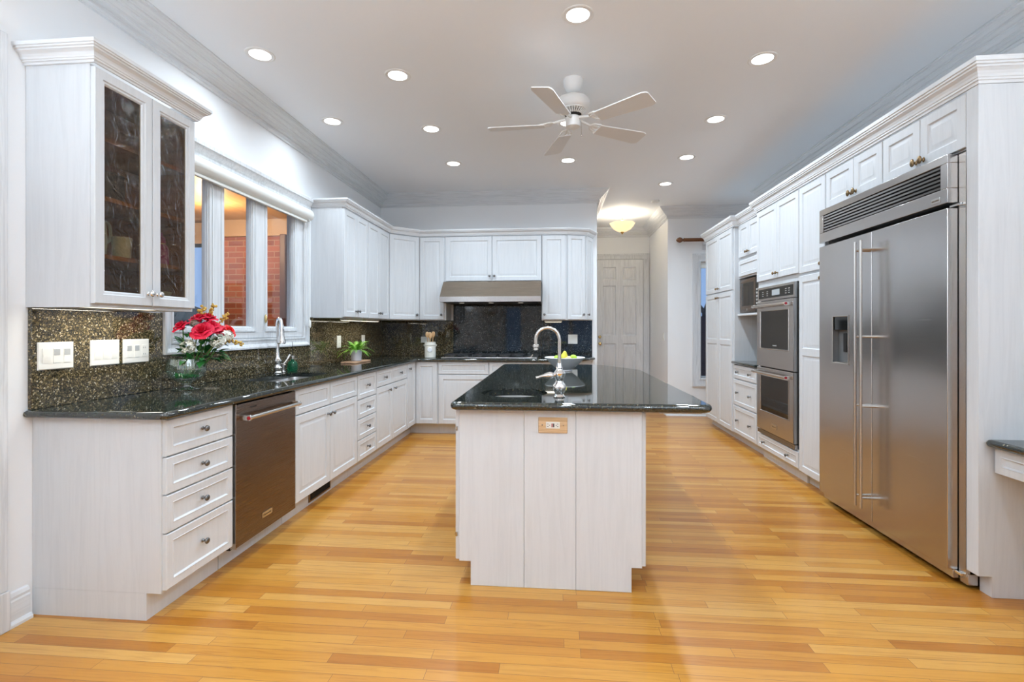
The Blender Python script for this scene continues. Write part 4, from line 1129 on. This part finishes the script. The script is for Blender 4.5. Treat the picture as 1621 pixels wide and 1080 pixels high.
# double oven
ov = thing('double_oven', 'stainless double wall oven with dark glass doors', 'oven', (2.2, 4.69, .265))
y0, y1 = 4.335, 5.088
FR.box(mb := MB(), -y1, -y0, .266, 1.678, -.45, -.001); mb.build('oven_body', 'black', ov)
FR.box(mb := MB(), -y1 - .004, -y0 + .004, .264, .300, 0, .03); mb.build('vent_trim', 'steel', ov)
for k in range(3):
    FR.box(mb := MB(), -y1 - .002, -y0 + .002, .270 + k * .010, .2735 + k * .010, .0301, .0325); mb.build('vent_slot', 'black', ov)
mb = MB()
FR.rings(mb, -y1, -y0, 1.548, 1.678, [(0, 0), (0, .030), (.020, .030), (.020, .024)], True, False)
pn = mb.build('control_frame', 'steel', ov)
FR.box(mb := MB(), -y1 + .020, -y0 - .020, 1.568, 1.658, .018, .026); sc_ = mb.build('control_screen', 'screen', pn)
mb = MB(); FR.box(mb, -4.78, -4.62, 1.588, 1.640, .0262, .0268); mb.build('display', 'greyplastic', sc_)
for i, (u, n_) in enumerate(((-4.98, 3), (-4.88, 3), (-4.50, 3), (-4.44, 3))):
    mb = MB()
    for k in range(n_): FR.box(mb, u - .014, u + .014, 1.590 + k * .019, 1.596 + k * .019, .0262, .0267)
    mb.build('legend', 'legend', sc_)
def ovdoor(z0, z1, gz0, gz1, badge):
    mb = MB()
    gu0, gu1 = -y1 + .075, -y0 - .075
    FR.rings(mb, -y1, -y0, z0, z1, [(0, 0), (0, .036), (.004, .040)], True, False)
    us_ = [-y1 + .004, gu0, gu1, -y0 - .004]; zz = [z0 + .004, gz0, gz1, z1 - .004]
    for a_ in range(3):
        for b2 in range(3):
            if a_ == 1 and b2 == 1: continue
            mb.add(FR.rect(us_[a_], us_[a_ + 1], zz[b2], zz[b2 + 1], .040), [(0, 1, 2, 3)])
    FR.rings(mb, gu0, gu1, gz0, gz1, [(0, .040), (.003, .044), (.008, .044), (.012, .036)], False, False)
    d_ = mb.build('oven_door', 'steel', ov)
    FR.box(mb := MB(), gu0 + .010, gu1 - .010, gz0 + .010, gz1 - .010, .030, .0365); gl_ = mb.build('oven_glass', 'ovenglass', d_)
    zh = z1 - .045
    h_ = MB().tube([FR.P(-y1 + .01, zh, .088), FR.P(-y0 - .03, zh, .088)], .0125, 14).build('handle', 'nickel', d_)
    for u in (-y1 + .03, -y0 - .05):
        FR.box(mb := MB(), u - .013, u + .013, zh - .016, zh + .016, .040, .088); mb.build('handle_post', 'nickel', h_, bevel=.003)
    e0 = FR.P(-y0 - .0295, zh, .088)
    MB().lathe([(.017, 0), (.017, .004), (.001, .004)], e0, FR.U, 18).build('end_cap', 'nickel', h_)
    MB().lathe([(.0115, .0041), (.0115, .0065), (.001, .0068)], e0, FR.U, 18).build('red_medallion', 'red', h_)
    if badge:
        FR.box(mb := MB(), -4.755, -4.645, z0 + .055, z0 + .095, .040, .0435); b_ = mb.build('badge', 'nickel', d_)
        text('KitchenAid', .017, FR, -4.70, z0 + .075, .0438, 'bronze', b_)
    else:
        text('KitchenAid', .018, FR, -4.70, gz0 + .04, .0368, 'legend', gl_)
ovdoor(.918, 1.540, 1.085, 1.455, False)
ovdoor(.308, .908, .485, .840, True)

# microwave bay: drawers below, recess above
my0, my1 = 5.151, 5.818
cabinet('base_cabinet', 'white three drawer base cabinet below the small right counter', 'cabinet', FR, -my1, -my0, 0, .8845, DR,
        [RD('drawer', my0 + .008, my1 - .012, .726, .875, [(5.66, .80), (5.31, .80)]), RD('drawer', my0 + .008, my1 - .012, .430, .712, [(5.66, .572), (5.31, .572)]),
         RD('drawer', my0 + .008, my1 - .012, .115, .415, [(5.66, .265), (5.31, .265)])], GB, toe=.10)
ctp = fillet([(1.975, my0 + .002), (XR - .001, my0 + .002), (XR - .001, my1 - .002), (1.975, my1 + .0 - .002)], {0: .01, 3: .02}, 4)
tag(slab(MB(), ctp, .885, .915).build('countertop', 'granite', sharp=50), 'small dark granite counter between the ovens and the pantry', 'countertop')
FM = Fr((2.07, 0), (-1, 0)); DM = XR - 2.07 - .001; mm_ = (my0 + my1) / 2 + .02
cabinet('wall_cabinet', 'white two door cabinet above the microwave shelf', 'cabinet', FM, -my1, -my0, 1.845, RZ, DM,
        [RD('door', my0 + .006, mm_ - .002, 2.075, 2.436, [(mm_ - .028, 2.115)]), RD('door', mm_ + .002, my1 - .035, 2.075, 2.436, [(mm_ + .028, 2.115)]),
         RD('false', my0 + .006, my1 - .035, 1.862, 2.035)], GU, km='bronze')
ms = MB().box(2.05, XR - .001, my0 + .001, my1 - .001, 1.425, 1.447).build('microwave_shelf', 'cab', bevel=.002); tag(ms, 'white shelf carrying the microwave', 'shelf')
nb = MB().box(XR - .022, XR - .001, my0 + .001, my1 - .001, .9155, 1.424).build('niche_back_panel', 'cab'); tag(nb, 'white back panel behind the small right counter', 'cabinet panel')
mw = thing('microwave', 'dark stainless microwave on the shelf beside the ovens', 'microwave', (2.25, 5.5, 1.4472))
FMW = Fr((2.08, 0), (-1, 0)); wy0, wy1 = 5.19, 5.775
FMW.box(mb := MB(), -wy1, -wy0, 1.4532, 1.825, -.36, 0); mb.build('case', 'steeldark', mw, bevel=.004)
for y in (wy0 + .05, wy1 - .05): MB().box(2.12, 2.15, y - .015, y + .015, 1.4472, 1.453).build('foot', 'black', mw)
FMW.rings(mb := MB(), -wy1 + .004, -wy0 - .15, 1.457, 1.822, [(0, .0005), (0, .018), (.004, .02), (.042, .02), (.044, .016)], True, True); md = mb.build('door', 'steeldark', mw)
FMW.box(mb := MB(), -wy1 + .05, -wy0 - .197, 1.530, 1.782, .0165, .0185); mb.build('window', 'ovenglass', md)
FMW.box(mb := MB(), -wy0 - .147, -wy0 - .004, 1.457, 1.822, .0005, .018); mp_ = mb.build('control_panel', 'screen', mw)
mb = MB()
for r in range(6):
    for c in range(3): FMW.box(mb, -wy0 - .125 + c * .038, -wy0 - .125 + c * .038 + .026, 1.50 + r * .036, 1.52 + r * .036, .018, .019)
mb.build('keypad', 'legend', mp_)
MB().lathe([(.013, 0), (.013, .002), (.011, .0025), (.001, .0025)], FMW.P(-wy1 + .22, 1.487, .02), FMW.N, 20).build('round_emblem', 'nickel', md)
# pantry
py0, py1 = 5.819, 6.845; pm = 6.332
cabinet('tall_cabinet', 'white four door pantry at the far end of the right run', 'cabinet', FR, -py1, -py0, 0, RZ, DR,
        [RD('door', py0 + .03, pm - .002, 1.730, 2.436, [(pm - .035, 1.775)]), RD('door', pm + .002, py1 - .008, 1.730, 2.436, [(pm + .035, 1.775)]),
         RD('door', py0 + .03, pm - .002, .105, 1.715, [(pm - .035, 1.66)], {'split': 1.12}), RD('door', pm + .002, py1 - .008, .105, 1.715, [(pm + .035, 1.66)], {'split': 1.12})], GT, toe=.10, km='bronze')
cab_crown('white crown moulding stepping along the top of the right hand tall cabinets',
          [(XR, py1 + .002), (2.005, py1 + .002), (2.005, py0 - .02), (2.055, py0 - .02), (2.055, my0), (2.005, my0), (2.005, 2.54), (XR, 2.54)], RZ + .0005, .110, .056)
# desk beside the end panel
dk = fillet([(2.035, 1.45), (XR - .001, 1.45), (XR - .001, 2.533), (2.02, 2.533)], {3: .02}, 4)
tag(slab(MB(), dk, .722, .757).build('countertop', 'granite', sharp=50), 'dark granite desk top at the right edge against the end panel', 'countertop')
t = thing('desk_drawer_unit', 'white shallow drawer hung under the desk top at the right edge', 'drawer', (2.3, 2.1, .59))
MB().box(2.082, XR - .001, 1.47, 2.532, .595, .7215).build('apron', 'cab', t)
FDK = Fr((2.082, 0), (-1, 0))
front(FDK, t, 'drawer', -2.525, -1.95, .598, .716, [(-2.24, .657)]); front(FDK, t, 'drawer', -1.94, -1.48, .598, .716, [(-1.71, .657)])
ds = MB().box(2.10, XR - .001, 1.45, 1.468, 0, .7215).build('desk_side_panel', 'cab'); tag(ds, 'white panel holding up the near end of the desk top', 'cabinet panel')

# curtain rod over the far window
t = thing('curtain_rod', 'dark wooden curtain rod above the far window', 'curtain rod', (2.4, NY - .09, 2.5))
MB().tube([(1.845, NY - .09, 2.565), (3.2, NY - .09, 2.565)], .026, 16).build('pole', 'rodwood', t)
MB().lathe([(.026, 0), (.030, .006), (.022, .014), (.016, .022), (.030, .04), (.040, .058), (.040, .075), (.028, .10), (.012, .115), (.001, .12)], (1.846, NY - .09, 2.565), (-1, 0, 0), 20).build('finial', 'rodwood', t)
MB().box(2.13, 2.16, NY - .115, NY - .0005, 2.50, 2.54).box(2.12, 2.17, NY - .014, NY - .0005, 2.43, 2.58).build('bracket', 'trimv', t)

# ------------------------------------------------------------------ switches and sockets
FSW = Fr((XL + .021, 0), (1, 0))
def plate(name, label, F, u0, u1, z0, z1, kinds, group):
    t = thing(name, label, 'switch' if name == 'light_switch' else 'outlet', F.P((u0 + u1) / 2, z0, .003), group)
    F.rings(mb := MB(), u0, u1, z0, z1, [(0, .0003), (0, .003), (.004, .0065)], True, True); mb.build('plate', 'whiteplastic', t)
    n = len(kinds); wd = (u1 - u0 - .02) / n; zc = (z0 + z1) / 2
    for i, k in enumerate(kinds):
        uc = u0 + .01 + wd * (i + .5)
        if k == 'r':
            L_ = [[F.P(u, z, d) for z, d in ((zc - .034, .0065), (zc - .034, .0075), (zc, .012), (zc + .034, .009), (zc + .034, .0065))] for u in (uc - .0165, uc + .0165)]
            MB().loops(L_).build('rocker', 'whiteplastic', t)
        elif k == 'd':
            F.rings(mb := MB(), uc - .0165, uc + .0165, zc - .034, zc + .034, [(0, .0065), (.001, .0085)], False, True); r_ = mb.build('dimmer', 'whiteplastic', t)
            F.box(mb := MB(), uc - .014, uc + .014, zc + .002, zc + .030, .0085, .0092); mb.build('slider', 'greyplastic', r_)
        else:
            F.rings(mb := MB(), uc - .0165, uc + .0165, zc - .034, zc + .034, [(0, .0065), (.001, .0080)], False, True); r_ = mb.build('socket', 'whiteplastic', t)
            mb = MB()
            for dz in (-.018, .018):
                for du in (-.006, .006): F.box(mb, uc + du - .001, uc + du + .001, zc + dz - .004, zc + dz + .004, .0080, .0084)
            mb.build('slots', 'black', r_)
    return t
GW = 'switch plates on the near granite slab'
plate('light_switch', 'white three gang switch plate at the near end of the granite slab', FSW, 2.007, 2.172, 1.092, 1.218, 'rdd', GW)
plate('light_switch', 'white three gang rocker plate in the middle of the near granite slab', FSW, 2.258, 2.422, 1.092, 1.222, 'rrr', GW)
plate('light_switch', 'white plate with two dimmers and a socket beside the vase', FSW, 2.444, 2.612, 1.092, 1.222, 'dds', GW)
plate('wall_outlet', 'white socket plate left of the fern on the left wall', FSW, 5.035, 5.125, 1.075, 1.205, 's', None)
plate('wall_outlet', 'white socket plate right of the fern near the corner', FSW, 5.70, 5.79, 1.075, 1.205, 's', None)
FSB = Fr((0, YB - .021), (0, -1))
plate('wall_outlet', 'white plate beside the wooden spoons', FSB, -1.785, -1.66, 1.095, 1.175, 's', None)
plate('light_switch', 'square white switch plate on the stone right of the cooktop', FSB, .148, .268, 1.085, 1.205, 'rr', None)
plate('light_switch', 'white switch on the hall side wall', Fr((HX1, 0), (-1, 0)), -7.73, -7.65, 1.10, 1.22, 'r', None)

# ------------------------------------------------------------------ sink tap and bottle
tp = thing('kitchen_tap', 'chrome pull down tap behind the window sink', 'tap', (-2.245, 3.79, .92))
x, y = -2.245, 3.79
MB().lathe([(.033, 0), (.036, .004), (.030, .010), (.025, .018), (.031, .032), (.034, .045), (.026, .058), (.025, .072), (.033, .084), (.034, .100), (.024, .116), (.018, .130), (.0165, .20), (.016, .245)], (x, y, .9203), seg=24).build('tap_body', 'chrome', tp)
dx_, dy_ = .72, -.69
arc = [(x, y, 1.16), (x, y, 1.26)] + [(x + dx_ * (.055 - .055 * cos(q)), y + dy_ * (.055 - .055 * cos(q)), 1.305 + .055 * sin(q)) for q in [pi * k / 10 for k in range(11)]]
MB().tube(arc, .013, 14).build('spout', 'chrome', tp)
ex, ey = x + dx_ * .11, y + dy_ * .11
MB().lathe([(.014, .005), (.018, -.01), (.020, -.04), (.022, -.09), (.030, -.125), (.032, -.145), (.028, -.152), (.001, -.152)], (ex, ey, 1.312), seg=22).build('spray_head', 'chrome', tp)
hy = y + .085
MB().lathe([(.022, 0), (.024, .004), (.016, .012), (.013, .035), (.018, .05), (.019, .062), (.012, .075)], (x, hy, .9203), seg=20).tube([(x, y + .02, .99), (x, hy, .985)], .012, 12).build('side_handle_base', 'chrome', tp)
MB().tube(spline([(x, hy, .985), (x + .02, hy + .02, 1.02), (x + .035, hy + .045, 1.065)], 5), [.010, .009, .0085, .008, .0075, .007, .007, .0075, .008, .009, .0095], 10).build('lever', 'chrome', tp)
gb = thing('reed_diffuser', 'small dark green glass bottle with a black reed beside the sink tap', 'bottle', (-2.25, 4.03, .92))
MB().lathe([(.034, 0), (.040, .004), (.042, .03), (.041, .06), (.032, .078), (.014, .088), (.013, .105), (.016, .108)], (-2.25, 4.03, .9203), seg=20).build('bottle', 'greenglass', gb)
MB().lathe([(.0175, .1), (.0175, .125), (.010, .13)], (-2.25, 4.03, .9203)).build('cap', 'nickel', gb)
MB().tube([(-2.25, 4.03, 1.045), (-2.247, 4.025, 1.17)], .002, 6).build('reed', 'black', gb)

# ------------------------------------------------------------------ vase and flowers
vx, vy = -2.185, 2.735; vz = .9203
va = thing('glass_vase', 'ribbed footed glass vase near the switches', 'vase', (vx, vy, .92))
VP = [(.001, 0), (.074, .0), (.076, .004), (.060, .010), (.030, .014), (.026, .020), (.026, .038), (.036, .044), (.066, .058), (.090, .080), (.102, .108), (.104, .135), (.100, .160), (.094, .182), (.0915, .182),
      (.097, .158), (.1005, .134), (.0985, .110), (.087, .084), (.063, .063), (.030, .051), (.001, .050)]
MB().lathe(VP, (vx, vy, vz), seg=84, ribs=28, ribd=.012).build('vase_bowl', 'vase', va, sharp=60)
bdm = MB(); random.seed(3)
for i in range(70):
    r_ = .062 * math.sqrt(random.random()); a_ = random.uniform(0, 2 * pi)
    bdm.ball((vx + r_ * cos(a_), vy + r_ * sin(a_), vz + .066 + .18 * r_ + random.uniform(0, .012)), .008, seg=7, rings=5)
tag(bdm.build('green_glass_beads', 'bead'), 'green beads in the bottom of the flower vase', 'vase beads', kind='stuff')

def petal(mb, c, R, a, wdt, h0, h1, r0, r1, flare, tw, T, n=5, m_=5):
    """one petal: a curved patch round the bloom axis, T turns bloom space into place"""
    vs = []
    for j in range(m_):
        t_ = j / (m_ - 1)
        for i in range(n):
            s_ = -1 + 2 * i / (n - 1)
            r_ = r0 + (r1 - r0) * t_ ** .7 + flare * max(0, t_ - .55) ** 1.5
            z_ = h0 + (h1 - h0) * t_ - .22 * (h1 - h0) * s_ * s_ * t_ - flare * .7 * max(0, t_ - .7)
            q = a + s_ * wdt * (.55 + .45 * math.sin(pi * min(1, .25 + t_ * .6))) + tw * t_
            vs.append(T(Vector((r_ * cos(q), r_ * sin(q), z_))))
    fs = [(j * n + i, j * n + i + 1, (j + 1) * n + i + 1, (j + 1) * n + i) for j in range(m_ - 1) for i in range(n - 1)]
    mb.add(vs, fs)
def orient(c, d, k=1.0):
    d = Vector(d).normalized(); q = Vector((0, 0, 1)).rotation_difference(d); c = Vector(c)
    return lambda p: c + q @ (p * k)
def rose(c, d, R, label, m_='rose', sd=0):
    random.seed(sd); mb = MB(); T = orient(c, d, R / .045)
    for L_, (n_, r0, r1, h0, h1, fl) in enumerate(((3, .004, .008, -.01, .034, .0), (4, .006, .015, -.012, .035, .01), (5, .008, .024, -.016, .033, .03), (5, .010, .033, -.020, .028, .06), (6, .012, .040, -.024, .018, .10))):
        for k in range(n_):
            petal(mb, c, R, 2 * pi * k / n_ + L_ * .6 + random.uniform(-.15, .15), 2.3 / n_ + .25, h0, h1 + random.uniform(-.003, .003), r0, r1, fl, .35, T)
    mb.ball(T(Vector((0, 0, -.014))), R * .42, None, R * .45, 10, 7)
    t = thing('rose', label, 'flower', c, 'roses in the glass vase')
    o = mb.build('bloom', m_, t, sharp=80)
    s0 = Vector((vx + (c[0] - vx) * .25, vy + (c[1] - vy) * .25, vz + .085))
    b_ = T(Vector((0, 0, -.024)))
    MB().tube(spline([s0, (s0 + b_) / 2 + Vector(((c[0] - vx) * .08, 0, .01)), b_], 6), .0032, 7).build('stem', 'stem', t)
    mb = MB()
    for k in range(5):
        q = 2 * pi * k / 5
        p = [T(Vector((.006 * cos(q), .006 * sin(q), -.024))), T(Vector((.020 * cos(q - .25), .020 * sin(q - .25), -.022))), T(Vector((.034 * cos(q), .034 * sin(q), -.028))), T(Vector((.020 * cos(q + .25), .020 * sin(q + .25), -.022)))]
        mb.add(p, [(0, 1, 2, 3)])
    mb.build('sepals', 'leaf', t)
    return t
# positions across the bouquet: (dx along the view's right, dz)
rx_, ry_ = .78, .62          # direction to the right as seen from the room
def bq(a_, f_, z): return (vx + a_ * rx_ + f_ * .62, vy + a_ * ry_ - f_ * .78, vz + z)
rose(bq(-.028, .035, .375), (-.35, -.45, .8), .036, 'pink red rose furthest left in the vase', sd=1)
rose(bq(.062, .0, .425), (-.1, -.2, 1), .036, 'pink red rose at the top left of the vase bouquet', sd=2)
rose(bq(.112, -.02, .428), (.25, -.1, 1), .036, 'pink red rose at the very top of the vase bouquet', sd=3)
rose(bq(.075, .075, .350), (.15, -.75, .65), .043, 'large pink red rose facing forward in the middle of the vase', sd=4)
rose(bq(.125, .03, .375), (.35, -.4, .85), .040, 'pink red rose tucked behind the middle rose on its right', sd=5)
rose(bq(.175, .02, .348), (.7, -.2, .7), .034, 'pink red rose leaning right below the top blooms', sd=6)
rose(bq(.222, .0, .346), (.9, -.1, .55), .031, 'red rose furthest right in the vase', 'rosered', sd=7)
def cluster(c, R, label, sd):
    random.seed(sd); t = thing('white_stock_flower', label, 'flower', c, 'white flowers in the glass vase'); mb = MB()
    for i in range(44):
        a_ = random.uniform(0, 2 * pi); zz = random.uniform(-1, 1); q = math.sqrt(1 - zz * zz)
        d = Vector((q * cos(a_), q * sin(a_), zz)); T = orient(Vector(c) + d * R * random.uniform(.6, 1), d, R / .024)
        for k in range(5):
            b_ = 2 * pi * k / 5
            mb.add([T(Vector((0, 0, 0))), T(Vector((.008 * cos(b_ - .5), .008 * sin(b_ - .5), .004))), T(Vector((.013 * cos(b_), .013 * sin(b_), .003))), T(Vector((.008 * cos(b_ + .5), .008 * sin(b_ + .5), .004)))], [(0, 1, 2, 3)])
        mb.ball(T(Vector((0, 0, .002))), .004, seg=6, rings=4)
    mb.build('petals', 'whiteflower', t, sharp=80)
    s0 = Vector((vx + (c[0] - vx) * .25, vy + (c[1] - vy) * .25, vz + .09))
    MB().tube(spline([s0, (s0 + Vector(c)) / 2, Vector(c)], 5), .0028, 6).build('stem', 'stem', t)
cluster(bq(.005, .075, .255), .038, 'white flower cluster low on the left of the vase', 11)
cluster(bq(.155, .075, .285), .038, 'white flower cluster at the right of the vase', 12)
cluster(bq(.205, .04, .315), .034, 'white flower cluster beneath the red rose', 13)
cluster(bq(.040, -.01, .395), .026, 'small white flower cluster between the top roses', 14)
def spray(pts, label, sd):
    random.seed(sd); pts = spline(pts, 6); t = thing('yellow_bud_spray', label, 'flower', pts[0], 'yellow bud sprays in the glass vase')
    MB().tube(pts, .0018, 6).build('stem', 'twig', t)
    mb = MB()
    for p in pts[len(pts) // 2:]:
        for k in range(3):
            mb.ball(p + Vector((random.uniform(-1, 1), random.uniform(-1, 1), random.uniform(-.6, 1))) * .014, random.uniform(.005, .009), seg=7, rings=5)
    mb.build('buds', 'gold', t)
b0 = bq(.04, .0, .11)
spray([b0, bq(.08, -.02, .30), bq(.075, -.02, .44), bq(.09, -.02, .485)], 'yellow bud spray standing above the top roses', 21)
spray([b0, bq(.10, -.03, .30), bq(.12, -.03, .45), bq(.145, -.03, .50)], 'yellow bud spray at the top right behind the roses', 22)
spray([b0, bq(.12, -.01, .28), bq(.17, -.01, .39), bq(.21, -.02, .445)], 'yellow bud spray rising right above the leaning rose', 23)
spray([b0, bq(.13, .05, .25), bq(.21, .04, .28), bq(.29, .03, .265)], 'yellow bud spray reaching furthest right below the red rose', 24)
random.seed(9); lf = MB()
def leaf(mb, base, d, L_, W_, droop=.3):
    d = Vector(d).normalized(); sd_ = d.cross(Vector((0, 0, 1))); sd_ = sd_.normalized() if sd_.length > .01 else Vector((1, 0, 0)); up = sd_.cross(d)
    vs = []; n = 7
    for i in range(n):
        t_ = i / (n - 1); w_ = W_ * math.sin(pi * t_ ** .8) ** .9 if 0 < i < n - 1 else 0.0004
        p = Vector(base) + d * L_ * t_ - Vector((0, 0, 1)) * droop * L_ * t_ * t_
        vs += [p - sd_ * w_ + up * w_ * .35, p, p + sd_ * w_ + up * w_ * .35]
    fs = []
    for i in range(n - 1):
        for k in range(2): fs.append((i * 3 + k, i * 3 + k + 1, i * 3 + k + 4, i * 3 + k + 3))
    mb.add(vs, fs)
for i in range(64):
    a_ = random.uniform(-.03, .17); z = random.uniform(.17, .31); f_ = random.uniform(-.05, .085)
    p = Vector(bq(a_, f_, z)); d = (p - Vector((vx + .03, vy + .02, vz + .14))) + Vector((random.uniform(-.05, .05), random.uniform(-.07, .02), random.uniform(-.06, .04)))
    leaf(lf, p, d, random.uniform(.05, .085), random.uniform(.016, .026), random.uniform(.1, .6))
lv_ = lf.build('rose_foliage', 'leaf', sharp=80); tag(lv_, 'glossy green leaves filling the flower vase', 'leaves', kind='stuff')

# ------------------------------------------------------------------ fern and crock
qx, qy = -2.13, 5.09
tr = MB().prism(fillet([(qx - .09, qy - .20), (qx + .08, qy - .20), (qx + .08, qy + .22), (qx - .09, qy + .22)], {0: .02, 1: .02, 2: .02, 3: .02}), .9203, .936).build('wooden_board', 'board', bevel=.003)
tag(tr, 'small wooden board under the fern pot', 'board')
fe = thing('potted_fern', 'bright green fern in a pale grey pot on the left counter', 'plant', (qx, qy, .9365))
MB().lathe([(.046, 0), (.053, .004), (.058, .118), (.054, .119), (.050, .100)], (qx, qy, .9365), seg=28, cap=False).lathe([(.046, .0005), (.001, .0006)], (qx, qy, .9365), seg=28).build('pot', 'pot', fe)
MB().lathe([(.052, 0), (.001, .006)], (qx, qy, 1.036), seg=20).build('soil', 'soil', fe)
def fern_leaf():
    m, n, l, b = mat('fern_leaf'); b.inputs['Roughness'].default_value = .5
    tc = n.new('ShaderNodeTexCoord'); nz = n.new('ShaderNodeTexNoise'); nz.inputs['Scale'].default_value = 14
    l.new(tc.outputs['Object'], nz.inputs['Vector']); r = ramp(n, [(.35, (.07, .26, .02)), (.65, (.26, .50, .04))])
    l.new(nz.outputs['Fac'], r.inputs[0]); l.new(r.outputs[0], b.inputs['Base Color']); return m
M['fern'] = fern_leaf()
random.seed(17); mb = MB()
for i in range(30):
    a_ = 2 * pi * i / 30 + random.uniform(-.15, .15); el = random.uniform(.25, 1.25); Lh = random.uniform(.14, .24)
    d = Vector((cos(a_) * cos(el), sin(a_) * cos(el), sin(el))); p0 = Vector((qx + .02 * cos(a_), qy + .02 * sin(a_), 1.04))
    pts = []
    for k in range(13):
        t_ = k / 12; pts.append(p0 + d * Lh * t_ - Vector((0, 0, 1)) * Lh * .75 * t_ ** 2.2 * (1.1 - el / 2))
    for p in pts:
        p.x = max(p.x, XL + .035)
    mb.tube(pts, .0014, 5)
    for k in range(1, 13):
        t_ = k / 12; tg = (pts[k] - pts[k - 1])
        if tg.length < 1e-4: continue
        tg.normalize(); sd_ = tg.cross(Vector((0, 0, 1)))
        if sd_.length < .05: sd_ = Vector((-sin(a_), cos(a_), 0))
        sd_.normalize(); up = sd_.cross(tg); w_ = .034 * math.sin(pi * min(1, .18 + .82 * t_)) + .004
        for s_ in (-1, 1):
            tip = pts[k] + sd_ * s_ * w_ + tg * w_ * .45 - up * w_ * .15
            tip.x = max(tip.x, XL + .03)
            mb.add([pts[k] - tg * .004, pts[k] + tg * .006, tip], [(0, 1, 2)])
mb.build('fronds', 'fern', fe, sharp=80)

kx, ky = -1.575, 6.05
kr = thing('utensil_crock', 'white ceramic crock of wooden spoons by the cooktop', 'crock', (kx, ky, .92))
MB().lathe([(.066, 0), (.070, .003), (.070, .150), (.074, .155), (.074, .165), (.070, .170), (.070, .192), (.064, .194), (.062, .180), (.060, .02), (.001, .015)], (kx, ky, .9203), seg=32).build('crock', 'crock', kr)
MB().lathe([(.030, 0), (.028, .004), (.020, .005), (.018, .003), (.001, .004)], (kx + .012, ky - .069, 1.02), (.1, -1, 0), 24).build('oval_emblem', 'porcelain', kr)
for s_ in (-1, 1): MB().tube([(kx + s_ * .070, ky, 1.085), (kx + s_ * .082, ky, 1.075), (kx + s_ * .070, ky, 1.06)], .006, 8).build('ear', 'crock', kr)
for dx, dy, h_, tl, lb in ((-.035, .0, .30, -.10, 'wooden spoon leaning left in the crock'), (.005, -.02, .285, .02, 'wooden spoon in the middle of the crock'), (.035, .005, .305, .12, 'slotted wooden spoon leaning right in the crock'), (-.012, .03, .295, -.03, 'wooden spoon at the back of the crock')):
    t = thing('wooden_spoon', lb, 'spoon', (kx + dx * .5, ky + dy * .5, .94), 'wooden spoons in the crock')
    b0_ = Vector((kx + dx * .5, ky + dy * .5, .937)); b1 = Vector((kx + dx, ky + dy, .92 + h_ - .045))
    MB().tube([b0_, b1], .0055, 8).build('handle', 'spoon', t)
    dd = (b1 - b0_).normalized(); q_ = Vector((0, 0, 1)).rotation_difference(dd); Lp_ = []
    for k in range(9):
        th = pi * k / 8; hh = -cos(th) * .036 + .03; rr = max(.024 * sin(th) ** .8, .003) if 0 < k < 8 else .003
        Lp_.append([b1 + q_ @ Vector((rr * cos(2 * pi * j / 14), .30 * rr * sin(2 * pi * j / 14), hh)) for j in range(14)])
    MB().loops(Lp_).build('spoon_bowl', 'spoon', t)

# ------------------------------------------------------------------ things behind the wavy glass
sz = 1.6205
t = thing('ceramic_jug', 'pale blue jug on the shelf behind the left wavy glass', 'jug', (-2.16, 2.105, sz))
MB().lathe([(.050, 0), (.058, .004), (.064, .08), (.058, .15), (.046, .19), (.050, .215), (.046, .215), (.042, .19), (.001, .18)], (-2.16, 2.105, sz), seg=24).build('jug_body', 'jug', t)
MB().tube(spline([(-2.16, 2.16, sz + .18), (-2.16, 2.205, sz + .16), (-2.16, 2.205, sz + .09), (-2.16, 2.162, sz + .06)], 5), .007, 8).build('handle', 'jug', t)
t = thing('drinking_cup', 'small pale cup beside the jug behind the left wavy glass', 'cup', (-2.10, 2.21, sz))
MB().lathe([(.028, 0), (.036, .003), (.042, .10), (.039, .10), (.034, .01), (.001, .008)], (-2.10, 2.21, sz), seg=22).build('cup_body', 'jug', t)
t = thing('drink_bottle', 'purple bottle on the shelf behind the right wavy glass', 'bottle', (-2.12, 2.47, sz))
MB().lathe([(.034, 0), (.037, .004), (.037, .085), (.030, .105), (.020, .115)], (-2.12, 2.47, sz), seg=22).build('bottle_body', 'purple', t)
MB().lathe([(.021, .114), (.022, .13), (.018, .15), (.010, .158), (.008, .175), (.001, .176)], (-2.12, 2.47, sz), seg=18).build('cap', 'purple', t)
MB().lathe([(.0225, .112), (.0225, .118), (.021, .118)], (-2.12, 2.47, sz), seg=18).build('collar', 'nickel', t)
bx_ = MB().box(-2.27, -2.09, 2.06, 2.22, 1.8855, 2.02).build('storage_box', 'slate', bevel=.006); tag(bx_, 'dark grey box on the middle shelf behind the left wavy glass', 'box')
bwl = MB().lathe([(.03, 0), (.034, .004), (.062, .035), (.066, .05), (.063, .05), (.058, .036), (.03, .008), (.001, .007)], (-2.14, 2.47, 1.4285), seg=24).build('small_bowl', 'jug'); tag(bwl, 'small bowl at the bottom behind the right wavy glass', 'bowl')
